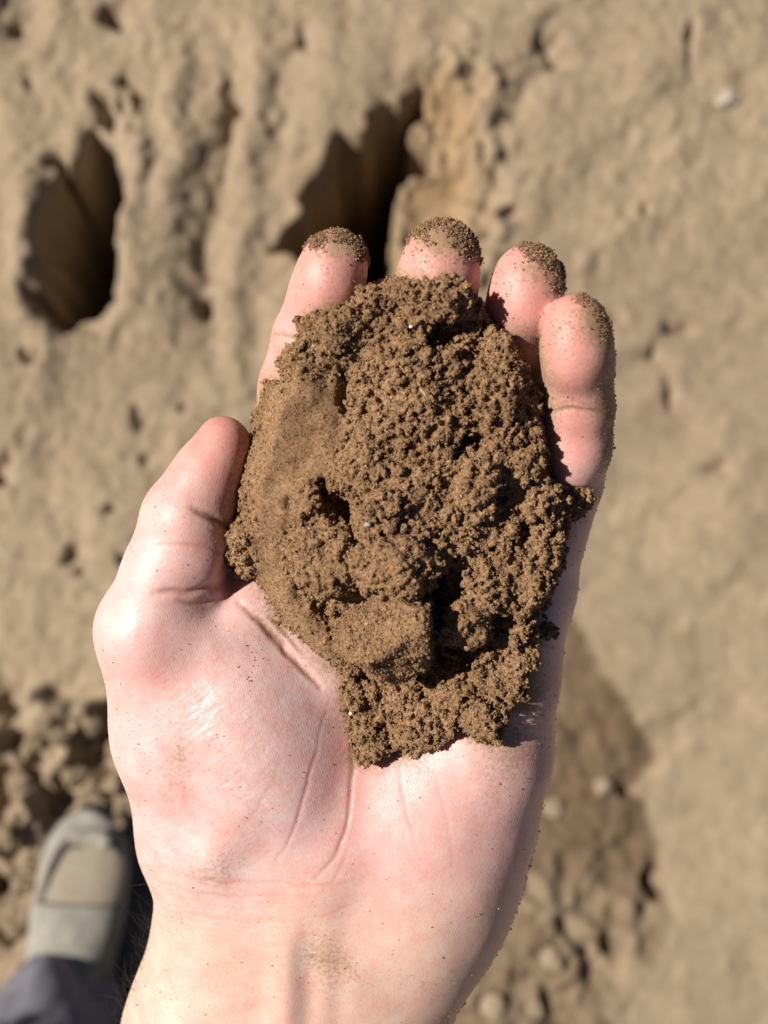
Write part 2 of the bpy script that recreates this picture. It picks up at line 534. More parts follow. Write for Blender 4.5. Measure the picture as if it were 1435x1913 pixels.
def build_ground():
    xs = axis(-0.72, 0.72, 0.0040, 60); ys = axis(-0.50, 1.25, 0.0040, 60)
    X, Y = np.meshgrid(xs, ys, indexing='ij')
    P = np.stack([X, Y, 0 * X], -1)
    near = sstep(3.0, 1.2, np.maximum(np.abs(X), np.abs(Y - 0.4)))
    wx = X + 0.018 * fbm(P, 9, 4, off=5) + 0.008 * fbm(P, 50, 2, off=8)
    wy = Y + 0.018 * fbm(P, 9, 4, off=45) + 0.008 * fbm(P, 50, 2, off=28)
    Z = 0.012 * fbm(P, 3.2, 4) + (0.0022 * fbm(P, 28, 4, 0.65, off=9) + 0.0017 * fbm(P, 120, 2, off=31)) * (1 - 0.6 * sstep(0.05, 0.25, X) * sstep(0.75, 0.45, Y))
    # slanting soft ripples on the right, drifted sand
    rp = np.stack([wx * 0.80 + wy * 0.60, (-wx * 0.60 + wy * 0.80) * 2.6, 0 * X], -1)
    right = sstep(0.05, 0.22, X) * sstep(-0.20, 0.10, Y)
    Z += right * 0.0065 * fbm(rp, 9, 2, 0.4, off=71)
    # runnels that come down the bank at the upper left
    rq = np.stack([wx * 2.8, wy * 0.55, 0 * X], -1)
    left = sstep(0.16, -0.02, X) * sstep(0.20, 0.42, Y)
    Z += left * 0.010 * fbm(rq, 7, 2, 0.45, off=12)
    for line, dep, wid in (([(330, 60), (345, 200), (322, 380), (335, 560)], 0.016, 0.030),
                           ([(420, 40), (425, 190), (408, 380), (398, 570), (385, 650)], -0.016, 0.016),
                           ([(545, 60), (530, 200), (520, 330)], -0.008, 0.018),
                           ([(480, 60), (470, 260), (450, 480), (440, 600)], 0.014, 0.026),
                           ([(1040, 60), (1020, 140), (960, 210), (900, 260)], -0.013, 0.016),
                           ([(270, 200), (250, 340), (240, 520), (180, 640)], 0.012, 0.018),
                           ([(40, 300), (60, 460), (55, 600)], 0.012, 0.022)):
        d, t = line_dist(wx, wy, gpoly(smooth_line(line)))
        Z += dep * np.exp(-(d / wid) ** 2) * np.sin(np.pi * np.clip(t, 0.06, 0.94)) ** 0.5
    # crumbly crust at the top left and along the left edge
    crumb = np.clip(sstep(-0.10, -0.30, X) * sstep(0.30, 0.55, Y) + 0.8 * sstep(-0.12, -0.25, X) * sstep(0.35, 0.15, Y) + 0.5 * sstep(0.30, 0.5, X) * sstep(0.5, 0.75, Y), 0, 1)
    Z += 0.55 * crumb * (0.0026 * fbm(P, 62, 3, 0.65, off=101) + 0.003 * np.abs(fbm(P, 30, 2, 0.6, off=131)))
    # the long deep footprint on the left
    fp = [(100, 300), (118, 318), (138, 290), (150, 248), (172, 268), (200, 300), (216, 350), (222, 420), (212, 500), (190, 560), (160, 600), (118, 625), (82, 608),
          (66, 560), (70, 490), (66, 420), (82, 350), (84, 310)]
    d = poly_sdf(0.8 * wx + 0.2 * X, 0.8 * wy + 0.2 * Y, gpoly(smooth_line(np.array(fp + fp[:1]) + [14, -6], 2)))
    rgh = fbm(P, 38, 3, 0.6, off=141)
    Z += -0.36 * sstep(0.003, -0.022, d + 0.005 * rgh) * (1 + 0.12 * rgh) - 0.022 * sstep(0.030, -0.004, d) + 0.012 * np.exp(-(d / 0.022) ** 2)
    # the dug hole behind the fingers
    hb = [(515, 462), (560, 405), (600, 330), (628, 270), (672, 232), (705, 195), (745, 160), (782, 148), (800, 185), (775, 215), (818, 262),
          (800, 290), (752, 330), (742, 400), (748, 470), (770, 560), (700, 600), (620, 560), (560, 480)]
    dB = poly_sdf(0.9 * wx + 0.1 * X, 0.9 * wy + 0.1 * Y, gpoly(hb)) + 0.004 * fbm(P, 110, 2, off=3)
    Z += -0.52 * sstep(0.002, -0.034, dB + 0.005 * rgh) * (1 + 0.10 * rgh)
    slope = [(752, 160), (800, 130), (870, 120), (900, 150), (880, 230), (900, 330), (915, 430), (860, 520), (770, 560), (745, 420), (760, 320), (815, 262)]
    dS = poly_sdf(wx, wy, gpoly(slope))
    Z += -0.035 * sstep(0.030, -0.030, dS)
    cl = np.exp(-(np.minimum(np.abs(dS), np.abs(dB)) / 0.045) ** 2) * sstep(0.02, 0.12, X)
    Z += cl * 0.024 * np.abs(fbm(P, 34, 3, 0.6, off=88))
    # small pits and pocks
    for u, v, ru, rv, dep in ((250, 200, 11, 34, .06), (203, 222, 22, 26, .05), (210, 8, 22, 26, .05), (22, 42, 10, 20, .03), (430, 185, 9, 22, .03),
                              (545, 90, 10, 28, .02), (240, 790, 12, 22, .022), (340, 762, 9, 12, .018), (165, 962, 11, 9, .028),
                              (212, 1022, 16, 12, .035), (100, 1012, 16, 16, .03), (6, 850, 26, 18, .05), (36, 686, 12, 14, .03), (110, 1050, 9, 9, .02),
                              (402, 560, 14, 26, .03), (1168, 572, 16, 14, .025), (1285, 595, 18, 14, .03), (1240, 745, 14, 26, .02),
                              (1030, 110, 12, 30, .028), (1290, 75, 12, 14, .022), (1246, 1645, 12, 24, .045), (1122, 1755, 16, 14, .035),
                              (1196, 1500, 14, 12, .025), (1180, 405, 12, 14, .018), (1330, 860, 20, 16, .02), (70, 170, 10, 18, .02),
                              (940, 300, 16, 26, .03), (960, 395, 14, 20, .03), (900, 345, 14, 14, .02), (1220, 660, 14, 12, .02), (255, 870, 12, 10, .02)):
        c = G(u, v)[:2]; sx = ru * 0.00065; sy = rv * 0.00067
        e = ((1.1 * wx - 0.1 * X - c[0]) / sx) ** 2 + ((1.1 * wy - 0.1 * Y - c[1]) / sy) ** 2
        Z += -dep * 0.65 * np.exp(-e ** 1.6 * 0.6)
    # broken, cloddy ground at the lower left
    br = [(-60, 1240), (70, 1290), (160, 1300), (260, 1290), (300, 1480), (240, 1560), (120, 1530), (70, 1640), (60, 1800), (-80, 1840)]
    dC = poly_sdf(wx, wy, gpoly(br))
    mC = sstep(0.03, -0.04, dC)
    Z += mC * (0.042 * fbm(P, 24, 3, 0.6, off=54) - 0.012)
    # uneven patch of darker brown earth at the lower right
    dp = [(1040, 1090), (1075, 1150), (1110, 1225), (1165, 1290), (1205, 1360), (1222, 1420), (1205, 1490), (1250, 1600), (1262, 1680), (1230, 1780), (1160, 1900),
          (1100, 1990), (700, 2060), (640, 1700), (860, 1200)]
    dD = poly_sdf(0.7 * wx + 0.3 * X, 0.7 * wy + 0.3 * Y, gpoly(dp))
    darker = sstep(0.006, -0.008, dD)
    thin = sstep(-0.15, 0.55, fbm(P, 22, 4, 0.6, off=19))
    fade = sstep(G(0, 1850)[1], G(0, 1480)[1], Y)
    darker = darker * np.clip(0.70 + 0.30 * fade - 0.55 * thin * (1.0 - 0.85 * fade), 0, 1)
    Z += sstep(0.02, -0.05, dD) * (0.0055 * fbm(P, 42, 3, 0.6, off=61) * (1 + sstep(-0.08, -0.22, Y)) - 0.003)
    ochre = sstep(0.03, -0.04, np.minimum(dS, dB)) * 0.85
    Z *= near
    Z[near <= 0] = 0
    n0, n1 = X.shape
    idx = np.arange(n0 * n1).reshape(n0, n1)
    Q = np.stack([idx[:-1, :-1], idx[1:, :-1], idx[1:, 1:], idx[:-1, 1:]], -1).reshape(-1, 4)
    me = new_mesh('ground', np.stack([X, Y, Z], -1).reshape(-1, 3), Q)
    attr(me, 'darker', darker.ravel()); attr(me, 'ochre', ochre.ravel())
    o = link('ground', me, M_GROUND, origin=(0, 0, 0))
    tag(o, 'bare sandy brown earth far below the hand', None, None, 'structure')
    def zat(x, y):
        i = np.clip(np.searchsorted(xs, x), 1, len(xs) - 1); j = np.clip(np.searchsorted(ys, y), 1, len(ys) - 1)
        return Z[i, j]
    return zat
GROUND_Z = build_ground()
print('ground', time.time() - T0)

# ------------------------------------------------------------------ loose clods and stones on the ground
def lump(seed, r, squash=(1, 1, 0.8), rough=0.28, sub=3, facets=0):
    V, Fc = ico()
    V = V.copy(); Fc = Fc.copy()
    for _ in range(sub):
        e = {}; out = []; V = list(map(tuple, V))
        def mid(a, b):
            key = (min(a, b), max(a, b))
            if key not in e:
                p = np.array(V[a]) + np.array(V[b]); p /= np.linalg.norm(p)
                V.append(tuple(p)); e[key] = len(V) - 1
            return e[key]
        for a, b, c in Fc:
            ab, bc, ca = mid(a, b), mid(b, c), mid(c, a)
            out += [(a, ab, ca), (b, bc, ab), (c, ca, bc), (ab, bc, ca)]
        Fc = np.array(out); V = np.array(V)
    V = np.array(V)
    rg = np.random.default_rng(seed)
    n = V * (1 + rough * fbm(V, 1.1, 4, 0.55, off=seed * 3.7))[:, None]
    for _ in range(facets):                       # broken flat faces
        d = rg.normal(size=3); d /= np.linalg.norm(d); h = rg.uniform(0.62, 0.85)
        over = np.maximum(n @ d - h, 0)
        n = n - over[:, None] * d * 0.9
    return n * np.array(squash) * r, Fc

def ground_lump(name, u, v, rpx, seed, mat, label, cat, group, squash=(1, 1, 0.75), rough=0.3, facets=3):
    c = G(u, v, 0.0); r = rpx * 0.00063
    z = float(GROUND_Z(c[0], c[1]))
    V, Fc = lump(seed, r, squash, rough, 3, facets)
    V = V + np.array([c[0], c[1], z + r * squash[2] * 0.35])
    me = new_mesh(name, V, Fc)
    o = link(name, me, mat)
    return tag(o, label, cat, group)

GC = 'clods of broken earth by the shoe'
for u, v, r, s, lab in (
        (62, 1392, 24, 1, 'dry earth clod at the top left of the broken patch above the shoe'),
        (122, 1378, 22, 2, 'dry earth clod between two dark gaps above the shoe'),
        (128, 1448, 30, 3, 'large dry clod in the middle of the broken patch above the shoe'),
        (196, 1398, 26, 4, 'dry clod beside the thumb-side edge of the palm'),
        (222, 1462, 22, 5, 'dry clod touching the edge of the palm above the shoe toe'),
        (36, 1470, 32, 6, 'wide dry clod near the left picture edge above the shoe'),
        (172, 1496, 24, 7, 'small clod right in front of the shoe toe'),
        (92, 1508, 22, 8, 'small clod left of the shoe toe'),
        (30, 1560, 30, 9, 'dry clod at the left picture edge level with the shoe toe'),
        (52, 1650, 24, 10, 'dry clod left of the shoe beside its middle'),
        (20, 1730, 28, 11, 'lowest dry clod at the left picture edge'),
        (226, 1532, 18, 12, 'small clod between the shoe toe and the wrist'),
        (176, 1362, 18, 13, 'uppermost small clod of the broken patch')):
    ground_lump('earth_clod', u, v, r, s, M_DRYCLOD, lab, 'clod', GC, (1, 1, 0.9), 0.55, 5)
GP = 'stones lying on the damp earth'
M_PALESTONE = mat_plain('pale_stone', (0.29, 0.222, 0.145), 0.9, 0.15, 0.2, 120, 0.4, 300)
for u, v, r, s, lab in (
        (1038, 1512, 20, 21, 'pale stone on darker earth close to the palm edge'),
        (1128, 1470, 16, 22, 'pale stone in the middle of the darker earth patch'),
        (925, 1880, 26, 26, 'pale stone at the bottom edge right of the wrist'),
        (1035, 1790, 24, 27, 'pale stone right of the wrist above the bottom edge'),
        (1000, 1885, 16, 29, 'small pale stone second from wrist along the bottom edge')):
    ground_lump('pale_stone', u, v, r, s, M_PALESTONE, lab, 'stone', GP, (1, 1, 0.45), 0.25, 2)
ground_lump('white_stone', 1362, 180, 22, 31, mat_plain('whitish_stone', (0.40, 0.335, 0.26), 0.9, 0.15, 0.25, 150, 0.4, 300),
            'whitish stone half buried in sand at the upper right', 'stone', None, (1.2, 1, 0.5), 0.4, 2)
print('lumps', time.time() - T0)

# outline of the handful of soil on the hand (photo pixels)
OUT = [(556, 592), (598, 578), (642, 572), (678, 560), (690, 532), (722, 522), (760, 516), (802, 526), (850, 528), (890, 546), (906, 582), (932, 612), (960, 636),
       (976, 662), (990, 702), (1010, 742), (1014, 800), (1030, 860), (1034, 904), (1058, 918), (1066, 960), (1060, 1010), (1054, 1060),
       (1036, 1082), (1030, 1128), (1000, 1158), (1004, 1190), (985, 1212), (988, 1260), (992, 1308), (968, 1312), (942, 1332), (936, 1370), (912, 1384),
       (862, 1366), (832, 1384), (790, 1400), (746, 1404), (702, 1416), (662, 1418), (656, 1380), (642, 1330), (634, 1292), (634, 1262), (592, 1232), (552, 1192),
       (512, 1142), (482, 1082), (440, 1062), (428, 1048), (432, 1010), (442, 960), (450, 902), (466, 852), (472, 780), (490, 742), (492, 712), (520, 702),
       (526, 662), (554, 640)]

# ================================================================== THE PERSON: hand, shoe, trouser leg
PERSON = bpy.data.objects.new('person', None)
COL.objects.link(PERSON)
_f = G(130, 1760, 0.0)
PERSON.location = (_f[0], _f[1], 0.0)
PERSON.matrix_world.translation = PERSON.location
tag(PERSON, 'person holding soil in an open hand, one grey shoe below', 'person')

def rad(r, z):
    return r * K * (D - z) / D

FINGERS = {   # (u, v, z cm, r px) from knuckle to tip
    'index':  [(585, 1040, -0.7, 95), (545, 835, 0.35, 80), (560, 730, 0.95, 74), (580, 632, 1.55, 71), (606, 552, 2.15, 67), (628, 486, 2.6, 57)],
    'middle': [(725, 1030, -0.9, 95), (765, 810, 0.45, 82), (784, 715, 1.2, 75), (800, 625, 1.75, 75), (814, 545, 2.3, 75), (824, 480, 2.7, 68)],
    'ring':   [(865, 1060, -0.7, 92), (930, 840, 0.65, 80), (944, 745, 1.1, 71), (958, 665, 1.6, 68), (975, 585, 2.2, 69), (988, 520, 2.7, 64)],
    'pinky':  [(975, 1110, -0.2, 90), (1053, 905, 1.1, 72), (1072, 830, 1.7, 68), (1081, 762, 2.3, 66), (1080, 680, 2.95, 66), (1074, 610, 3.35, 60)],
}
THUMB = [(292, 1178, 0.45, 108), (322, 1070, 0.9, 86), (352, 968, 1.2, 80), (386, 890, 1.3, 59), (414, 822, 1.35, 46)]

def chain(F, pts, k):
    for a, b in zip(pts[:-1], pts[1:]):
        cone(F, H(*a[:3]), H(*b[:3]), rad(a[3], a[2]), rad(b[3], b[2]), k)

def build_hand():
    lo = H(120, 2720, -4.6); hi = H(1200, 380, 4.2)
    lo = np.array([min(lo[0], -8.9), lo[1], -5.4]); hi = np.array([max(hi[0], 6.6), 7.6, 4.3])
    h = 0.080
    F = Field(lo, hi, h)
    # wrist and forearm: two bones side by side, the flesh between them
    chain(F, [(450, 1560, -1.0, 150), (476, 1690, -1.75, 172), (415, 1913, -2.1, 174), (330, 2250, -2.6, 185), (190, 2700, -3.4, 195)], 0.5)
    chain(F, [(800, 1620, -1.1, 150), (742, 1720, -1.75, 166), (655, 1913, -2.1, 168), (600, 2250, -2.6, 182), (500, 2700, -3.4, 195)], 0.5)
    chain(F, [(610, 1600, -1.0, 165), (600, 1720, -1.55, 165), (540, 1913, -1.85, 165), (460, 2250, -2.3, 185), (340, 2700, -3.2, 200)], 0.9)
    # body of the palm
    chain(F, [(600, 1560, -0.7, 135), (585, 1040, -0.75, 100)], 0.7)
    chain(F, [(690, 1560, -0.9, 140), (725, 1030, -1.0, 98)], 0.7)
    chain(F, [(780, 1560, -0.8, 135), (865, 1060, -0.85, 95)], 0.7)
    # little-finger side (hypothenar)
    chain(F, [(968, 1105, 0.15, 104), (924, 1260, 0.15, 112), (884, 1400, -0.45, 140), (818, 1520, -1.2, 176), (768, 1630, -1.6, 190), (735, 1720, -1.85, 170)], 0.6)
    ellipsoid(F, H(790, 1480, -0.35), (1.9, 2.7, 1.30), 0.8, 0.25)
    ellipsoid(F, H(700, 1540, -0.6), (2.6, 2.2, 1.35), 0.8, 0.0)
    # ball of the thumb (thenar)
    chain(F, [(292, 1180, 0.35, 106), (330, 1370, -0.25, 112), (384, 1560, -0.8, 118), (440, 1640, -1.3, 130)], 0.55)
    ellipsoid(F, H(440, 1340, 0.0), (2.25, 3.1, 1.80), 0.7, 0.42)
    ellipsoid(F, H(505, 1400, -0.05), (1.75, 3.0, 1.60), 0.8, 0.22)
    ellipsoid(F, H(455, 1500, 0.1), (0.75, 1.8, 1.30), 0.6, -0.45)
    # web of skin between thumb and first finger
    chain(F, [(380, 1090, -0.5, 62), (470, 1050, -0.4, 70), (545, 1040, -0.5, 80)], 0.4)
    chain(F, [(390, 1190, 0.45, 78), (470, 1150, 0.25, 70), (545, 1130, -0.1, 78)], 0.5)
    chain(F, [(545, 1130, -0.1, 78), (620, 1260, -0.2, 80)], 0.5)
    # fingers: each a chain of its own, so they stay apart where they touch
    for nm, pts in FINGERS.items():
        a = np.min([H(p[0], p[1], p[2]) for p in pts], 0) - 2.2
        b = np.max([H(p[0], p[1], p[2]) for p in pts], 0) + 2.2
        sl, i0, i1 = F.window(a, b)
        S = Field(F.lo + F.h * i0, F.lo + F.h * i0, h)
        S.n = i1 - i0
        S.f = np.full(S.n, 9.0, np.float32)
        chain(S, pts, 0.12)
        # soft pads on each finger segment, facing the palm
        t = np.array(pts[-1][:3]); q = np.array(pts[-2][:3])
        ellipsoid(S, H(*(0.55 * t + 0.45 * q + np.array([0, 8, 0.14]))), (rad(pts[-2][3], t[2]) * 0.99, 0.92, rad(pts[-2][3], t[2]) * 0.98), 0.2, 0)
        m = np.array(pts[2][:3])
        ellipsoid(S, H(*(m + np.array([0, 0, 0.16]))), (rad(pts[2][3], m[2]) * 0.98, 1.0, rad(pts[2][3], m[2]) * 1.0), 0.2, 0)
        blend = 0.45 * sstep(1.1, 0.1, S.coords(np.zeros(3, int), S.n)[2]) + 0.02
        A, B = F.f[sl], S.f
        hh = np.clip(0.5 + 0.5 * (B - A) / blend, 0, 1)
        F.f[sl] = B * (1 - hh) + A * hh - blend * hh * (1 - hh)
    # thumb
    chain(F, THUMB, 0.45)
    ellipsoid(F, H(410, 860, 1.4), (0.60, 0.95, 0.64), 0.2, -0.4)
    ellipsoid(F, H(352, 1030, 1.1), (1.02, 0.9, 0.95), 0.3, -0.2)
    ellipsoid(F, H(388, 1112, 1.1), (0.34, 0.22, 0.35), 0.14, 0.1)     # the skin fold under the thumb
    ellipsoid(F, H(432, 1072, 1.5), (0.28, 0.62, 0.85), 0.15, -0.25, sub=True)   # deep cleft between thumb and palm
    V, Q = surface_nets(F)
    return V, Q

V, Q = build_hand()
print('hand sdf', len(V), time.time() - T0)
me = new_mesh('hand_base', V, Q)
tmp = bpy.data.objects.new('hand_base', me); COL.objects.link(tmp)
mo = tmp.modifiers.new('s', 'SMOOTH'); mo.factor = 0.5; mo.iterations = 3
mo = tmp.modifiers.new('d', 'SUBSURF'); mo.levels = 1
bpy.context.view_layer.update()
ev = tmp.evaluated_get(bpy.context.evaluated_depsgraph_get()).to_mesh()
V = np.empty(len(ev.vertices) * 3, np.float32); ev.vertices.foreach_get('co', V); V = V.reshape(-1, 3).astype(float)
Q = np.empty(len(ev.loops), np.int32); ev.loops.foreach_get('vertex_index', Q); Q = Q.reshape(-1, 4)
bpy.data.objects.remove(tmp); bpy.data.meshes.remove(me)
N = vert_normals(V, Q)
U_, W_ = px(V)
front = sstep(-0.05, 0.35, N[:, 2])

# creases (photo pixels), depth mm, half width mm
CREASES = [
    ([(290, 1108), (320, 1104), (350, 1106), (385, 1100), (414, 1090)], 3.6, 1.4),
    ([(330, 1122), (372, 1128), (404, 1122)], 2.0, 1.1),
    ([(360, 950), (400, 968), (425, 984), (445, 995)], 4.5, 1.4),
    ([(285, 1022), (330, 1018), (385, 1024), (415, 1035)], 0.7, 0.9),
    ([(350, 962), (385, 985), (430, 1010)], 0.3, 0.6),
    ([(448, 1128), (478, 1152), (508, 1186), (540, 1222), (572, 1252), (600, 1282)], 4.5, 1.4),
    ([(505, 1150), (535, 1190), (570, 1228)], 1.5, 0.9),
    ([(655, 1330), (658, 1420), (655, 1480), (648, 1540), (628, 1595), (590, 1640)], 1.5, 0.9),
    ([(596, 1400), (577, 1450), (560, 1515), (540, 1570), (512, 1612)], 0.9, 0.8),
    ([(620, 1300), (600, 1360), (590, 1420)], 0.3, 0.7),
    ([(530, 1410), (500, 1480), (460, 1540), (430, 1570)], 0.3, 1.0),
    ([(742, 1420), (752, 1480), (768, 1545), (790, 1610)], 0.45, 0.8),
    ([(810, 1440), (830, 1500), (842, 1570), (845, 1640)], 0.3, 0.8),
    ([(650, 1590), (625, 1640), (600, 1668)], 0.4, 0.7),
    ([(300, 1622), (360, 1640), (440, 1648), (520, 1650), (600, 1655), (680, 1640)], 0.5, 0.9),
    ([(303, 1650), (370, 1668), (450, 1672), (540, 1672)], 0.4, 0.8),
    ([(300, 1700), (380, 1712), (470, 1720), (560, 1722)], 0.3, 0.8),
    ([(590, 1720), (640, 1700), (690, 1680)], 0.3, 0.7),
    ([(572, 1738), (575, 1800), (578, 1860), (570, 1960)], 1.6, 3.8),
    ([(628, 1780), (630, 1850), (622, 1960)], 1.0, 3.6),
    ([(490, 1790), (482, 1860), (470, 1960)], 0.6, 3.0),
    ([(540, 1750), (538, 1830), (530, 1960)], -0.9, 3.6),
    ([(1012, 770), (1060, 764), (1105, 768), (1145, 776)], 1.8, 0.9),
    ([(1030, 905), (1075, 912), (1118, 918)], 1.8, 0.9),
    ([(1020, 758), (1070, 752), (1120, 756)], 0.25, 0.6),
    ([(500, 622), (535, 628), (565, 640)], 1.8, 0.9),
    ([(935, 1325), (960, 1320), (990, 1326), (1020, 1340)], 0.6, 0.9),
    ([(975, 1190), (1010, 1200), (1045, 1215)], 0.6, 0.9),
    ([(1000, 1130), (1035, 1125), (1060, 1130)], 0.4, 0.8),
    ([(700, 1400), (745, 1410), (800, 1400)], 0.3, 1.0),
]
disp = np.zeros(len(V)); crease = np.zeros(len(V))
for line, dep, wid in CREASES:
    L = smooth_line(line)
    a, b = L.min(0) - 60, L.max(0) + 60
    m = np.where((U_ > a[0]) & (U_ < b[0]) & (W_ > a[1]) & (W_ < b[1]) & (front > 0))[0]
    jx = U_[m] + 3.0 * vnoise(V[m], 3.0, 4); jy = W_[m] + 3.0 * vnoise(V[m], 3.0, 24)
    d, t = line_dist(jx, jy, L)
    g = np.exp(-(d * K * 10 / (wid if wid > 1.6 else 0.62 * wid)) ** 2) * np.clip(np.sin(np.pi * np.clip(t, 0.03, 0.97)), 0, 1) ** 0.45 * front[m]
    disp[m] -= dep * (0.075 if wid > 1.6 or dep < 0 else 0.020) * g
    if dep > 0.0 and wid < 1.6:
        crease[m] = np.maximum(crease[m], g * min(1, dep / 1.1))
# irregular flesh and fine wrinkles running across the thumb ball and the wrist
disp += 0.026 * vnoise(V, 0.9, 3) + 0.007 * vnoise(V, 2.2, 7)
Wr = np.stack([V[:, 0] * 0.8 + V[:, 1] * 0.6, (-V[:, 0] * 0.6 + V[:, 1] * 0.8) * 5.0, V[:, 2]], 1)
then = np.exp(-(((U_ - 390) / 190) ** 2 + ((W_ - 1430) / 240) ** 2))
Wr2 = np.stack([V[:, 0] * 0.7 - V[:, 1] * 0.7, (V[:, 0] * 0.7 + V[:, 1] * 0.7) * 5.0, V[:, 2]], 1)
disp += (0.0046 * fbm(Wr, 3.4, 3, 0.7, off=3) + 0.0046 * fbm(Wr2, 3.4, 3, 0.7, off=53)) * then * front
Ww = np.stack([V[:, 0] * 0.9, V[:, 1] * 6.0 + 1.2 * V[:, 0], V[:, 2]], 1)
wri = np.exp(-(((U_ - 470) / 260) ** 2 + ((W_ - 1690) / 90) ** 2))
disp += 0.010 * fbm(Ww, 2.2, 3, 0.65, off=13) * wri * front
V = V + N * disp[:, None]
N = vert_normals(V, Q)

# colour of the skin itself
def blob(u, v, ru, rv, p=1.0):
    return np.exp(-(((U_ - u) / ru) ** 2 + ((W_ - v) / rv) ** 2) ** p)
pale = np.array([0.685, 0.478, 0.440]); pink = np.array([0.67, 0.365, 0.320]); peach = np.array([0.655, 0.440, 0.345]); red = np.array([0.58, 0.235, 0.185])
tint = np.tile(pale, (len(V), 1))
def mix_t(m, c):
    global tint
    m = np.clip(m, 0, 1)[:, None]
    tint = tint * (1 - m) + c * m
nz = fbm(V, 0.55, 4, 0.55, off=6)
mix_t(0.22 + 0.8 * nz, 0.4 * pale + 0.6 * pink)
mix_t(sstep(1560, 1800, W_ + 40 * nz) * 0.85, peach)
mix_t(0.9 * sstep(1040, 800, W_ + 30 * nz), np.array([0.63, 0.315, 0.265]))                       # the fingers
for c in ((632, 505), (824, 505), (985, 555), (1070, 640), (430, 850)):
    mix_t(0.40 * blob(*c, 75, 95), red)
mix_t(0.55 * blob(760, 1540, 150, 150), pink)
mix_t(0.35 * blob(900, 1380, 120, 130), pink)
mix_t(0.5 * blob(640, 1520, 60, 160), pink)
mix_t(0.35 * blob(300, 1250, 110, 140), pink)
mix_t(0.55 * blob(360, 1050, 90, 80), pink)
mix_t(0.45 * blob(720, 1420, 90, 40), red)
mix_t(crease * 0.62, red)
dirt = 0.14 + 0.16 * nz
dirt += 0.34 * blob(1000, 490, 55, 45) + 0.30 * blob(1105, 600, 40, 50) + 0.4 * blob(640, 455, 60, 30) + 0.5 * blob(830, 440, 70, 35)
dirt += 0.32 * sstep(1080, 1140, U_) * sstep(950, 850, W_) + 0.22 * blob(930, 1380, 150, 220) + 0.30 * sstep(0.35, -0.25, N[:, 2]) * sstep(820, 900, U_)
dirt += 0.40 * blob(400, 1625, 110, 40) + 0.40 * blob(610, 1800, 60, 70) + 0.30 * blob(740, 1830, 120, 60) + 0.30 * blob(340, 1400, 60, 120) + 0.12 * blob(520, 1170, 90, 80)
dirt += 0.25 * crease
near_soil = poly_sdf(U_, W_, OUT)
dirt += 0.44 * np.exp(-np.clip(near_soil, 0, None) / 34.0) * (front > 0.1) * (V[:, 2] > -0.5)
dirt += 0.10 * sstep(1150, 700, W_) + 0.12 * (blob(632, 470, 65, 60) + blob(824, 460, 75, 60)) + 0.06 * (blob(990, 540, 75, 110) + blob(1080, 660, 75, 130))
P_HAND = V; N_HAND = N
me = new_mesh('hand', to_world(V), Q)
sweat = np.clip(blob(400, 1420, 230, 300) + 0.5 * blob(800, 1500, 200, 200), 0, 1)
attr(me, 'tint', tint); attr(me, 'dirt', dirt); attr(me, 'sweat', sweat)
hand = link('hand', me, M_SKIN, PERSON)
hand['label'] = 'pale open left hand with cupped fingers, palm up'
print('hand', len(V), time.time() - T0)

# hairs along the thumb side of the wrist
def tubes(lines, r, sides=4):
    Vs, Fs = [], []; n0 = 0
    for L in lines:
        L = np.asarray(L); m = len(L)
        T = np.gradient(L, axis=0); T /= np.linalg.norm(T, axis=1, keepdims=True) + 1e-12
        A = np.cross(T, [0.3, 0.5, 0.81]); A /= np.linalg.norm(A, axis=1, keepdims=True) + 1e-12
        B = np.cross(T, A)
        rr = r * np.linspace(1, 0.35, m)[:, None]
        for s in range(sides):
            th = 2 * math.pi * s / sides
            Vs.append(L + rr * (A * math.cos(th) + B * math.sin(th)))
        for s in range(sides):
            s2 = (s + 1) % sides
            for i in range(m - 1):
                Fs.append((n0 + s * m + i, n0 + s2 * m + i, n0 + s2 * m + i + 1, n0 + s * m + i + 1))
        n0 += sides * m
    return np.concatenate(Vs), np.array(Fs)

rg = np.random.default_rng(11)
side = np.where((N_HAND[:, 0] < -0.65) & (N_HAND[:, 2] > -0.6) & (N_HAND[:, 2] < 0.35) & (W_ > 1730) & (W_ < 2100) & (U_ < 330))[0]
side2 = np.where((N_HAND[:, 0] < -0.6) & (N_HAND[:, 2] > -0.6) & (W_ > 1610) & (W_ < 1740) & (U_ < 340))[0]
pick = np.concatenate([rg.choice(side, 120), rg.choice(side2, 5)])
hl = []
for i in pick:
    p = P_HAND[i]; n = N_HAND[i]
    L = rg.uniform(0.5, 1.3); dr = n * 0.85 + np.array([-0.1, 0.75, -0.1]) + rg.normal(size=3) * 0.28
    dr /= np.linalg.norm(dr); bend = rg.normal(size=3) * 0.25 - n * 0.2
    t = np.linspace(0, 1, 7)[:, None]
    hl.append(p + dr * t * L + bend * t * t * L)
hv, hf = tubes(hl, 0.0055)
hair = link('arm_hair', new_mesh('arm_hair', to_world(hv), hf), M_HAIR, PERSON)
hair['kind'] = 'stuff'

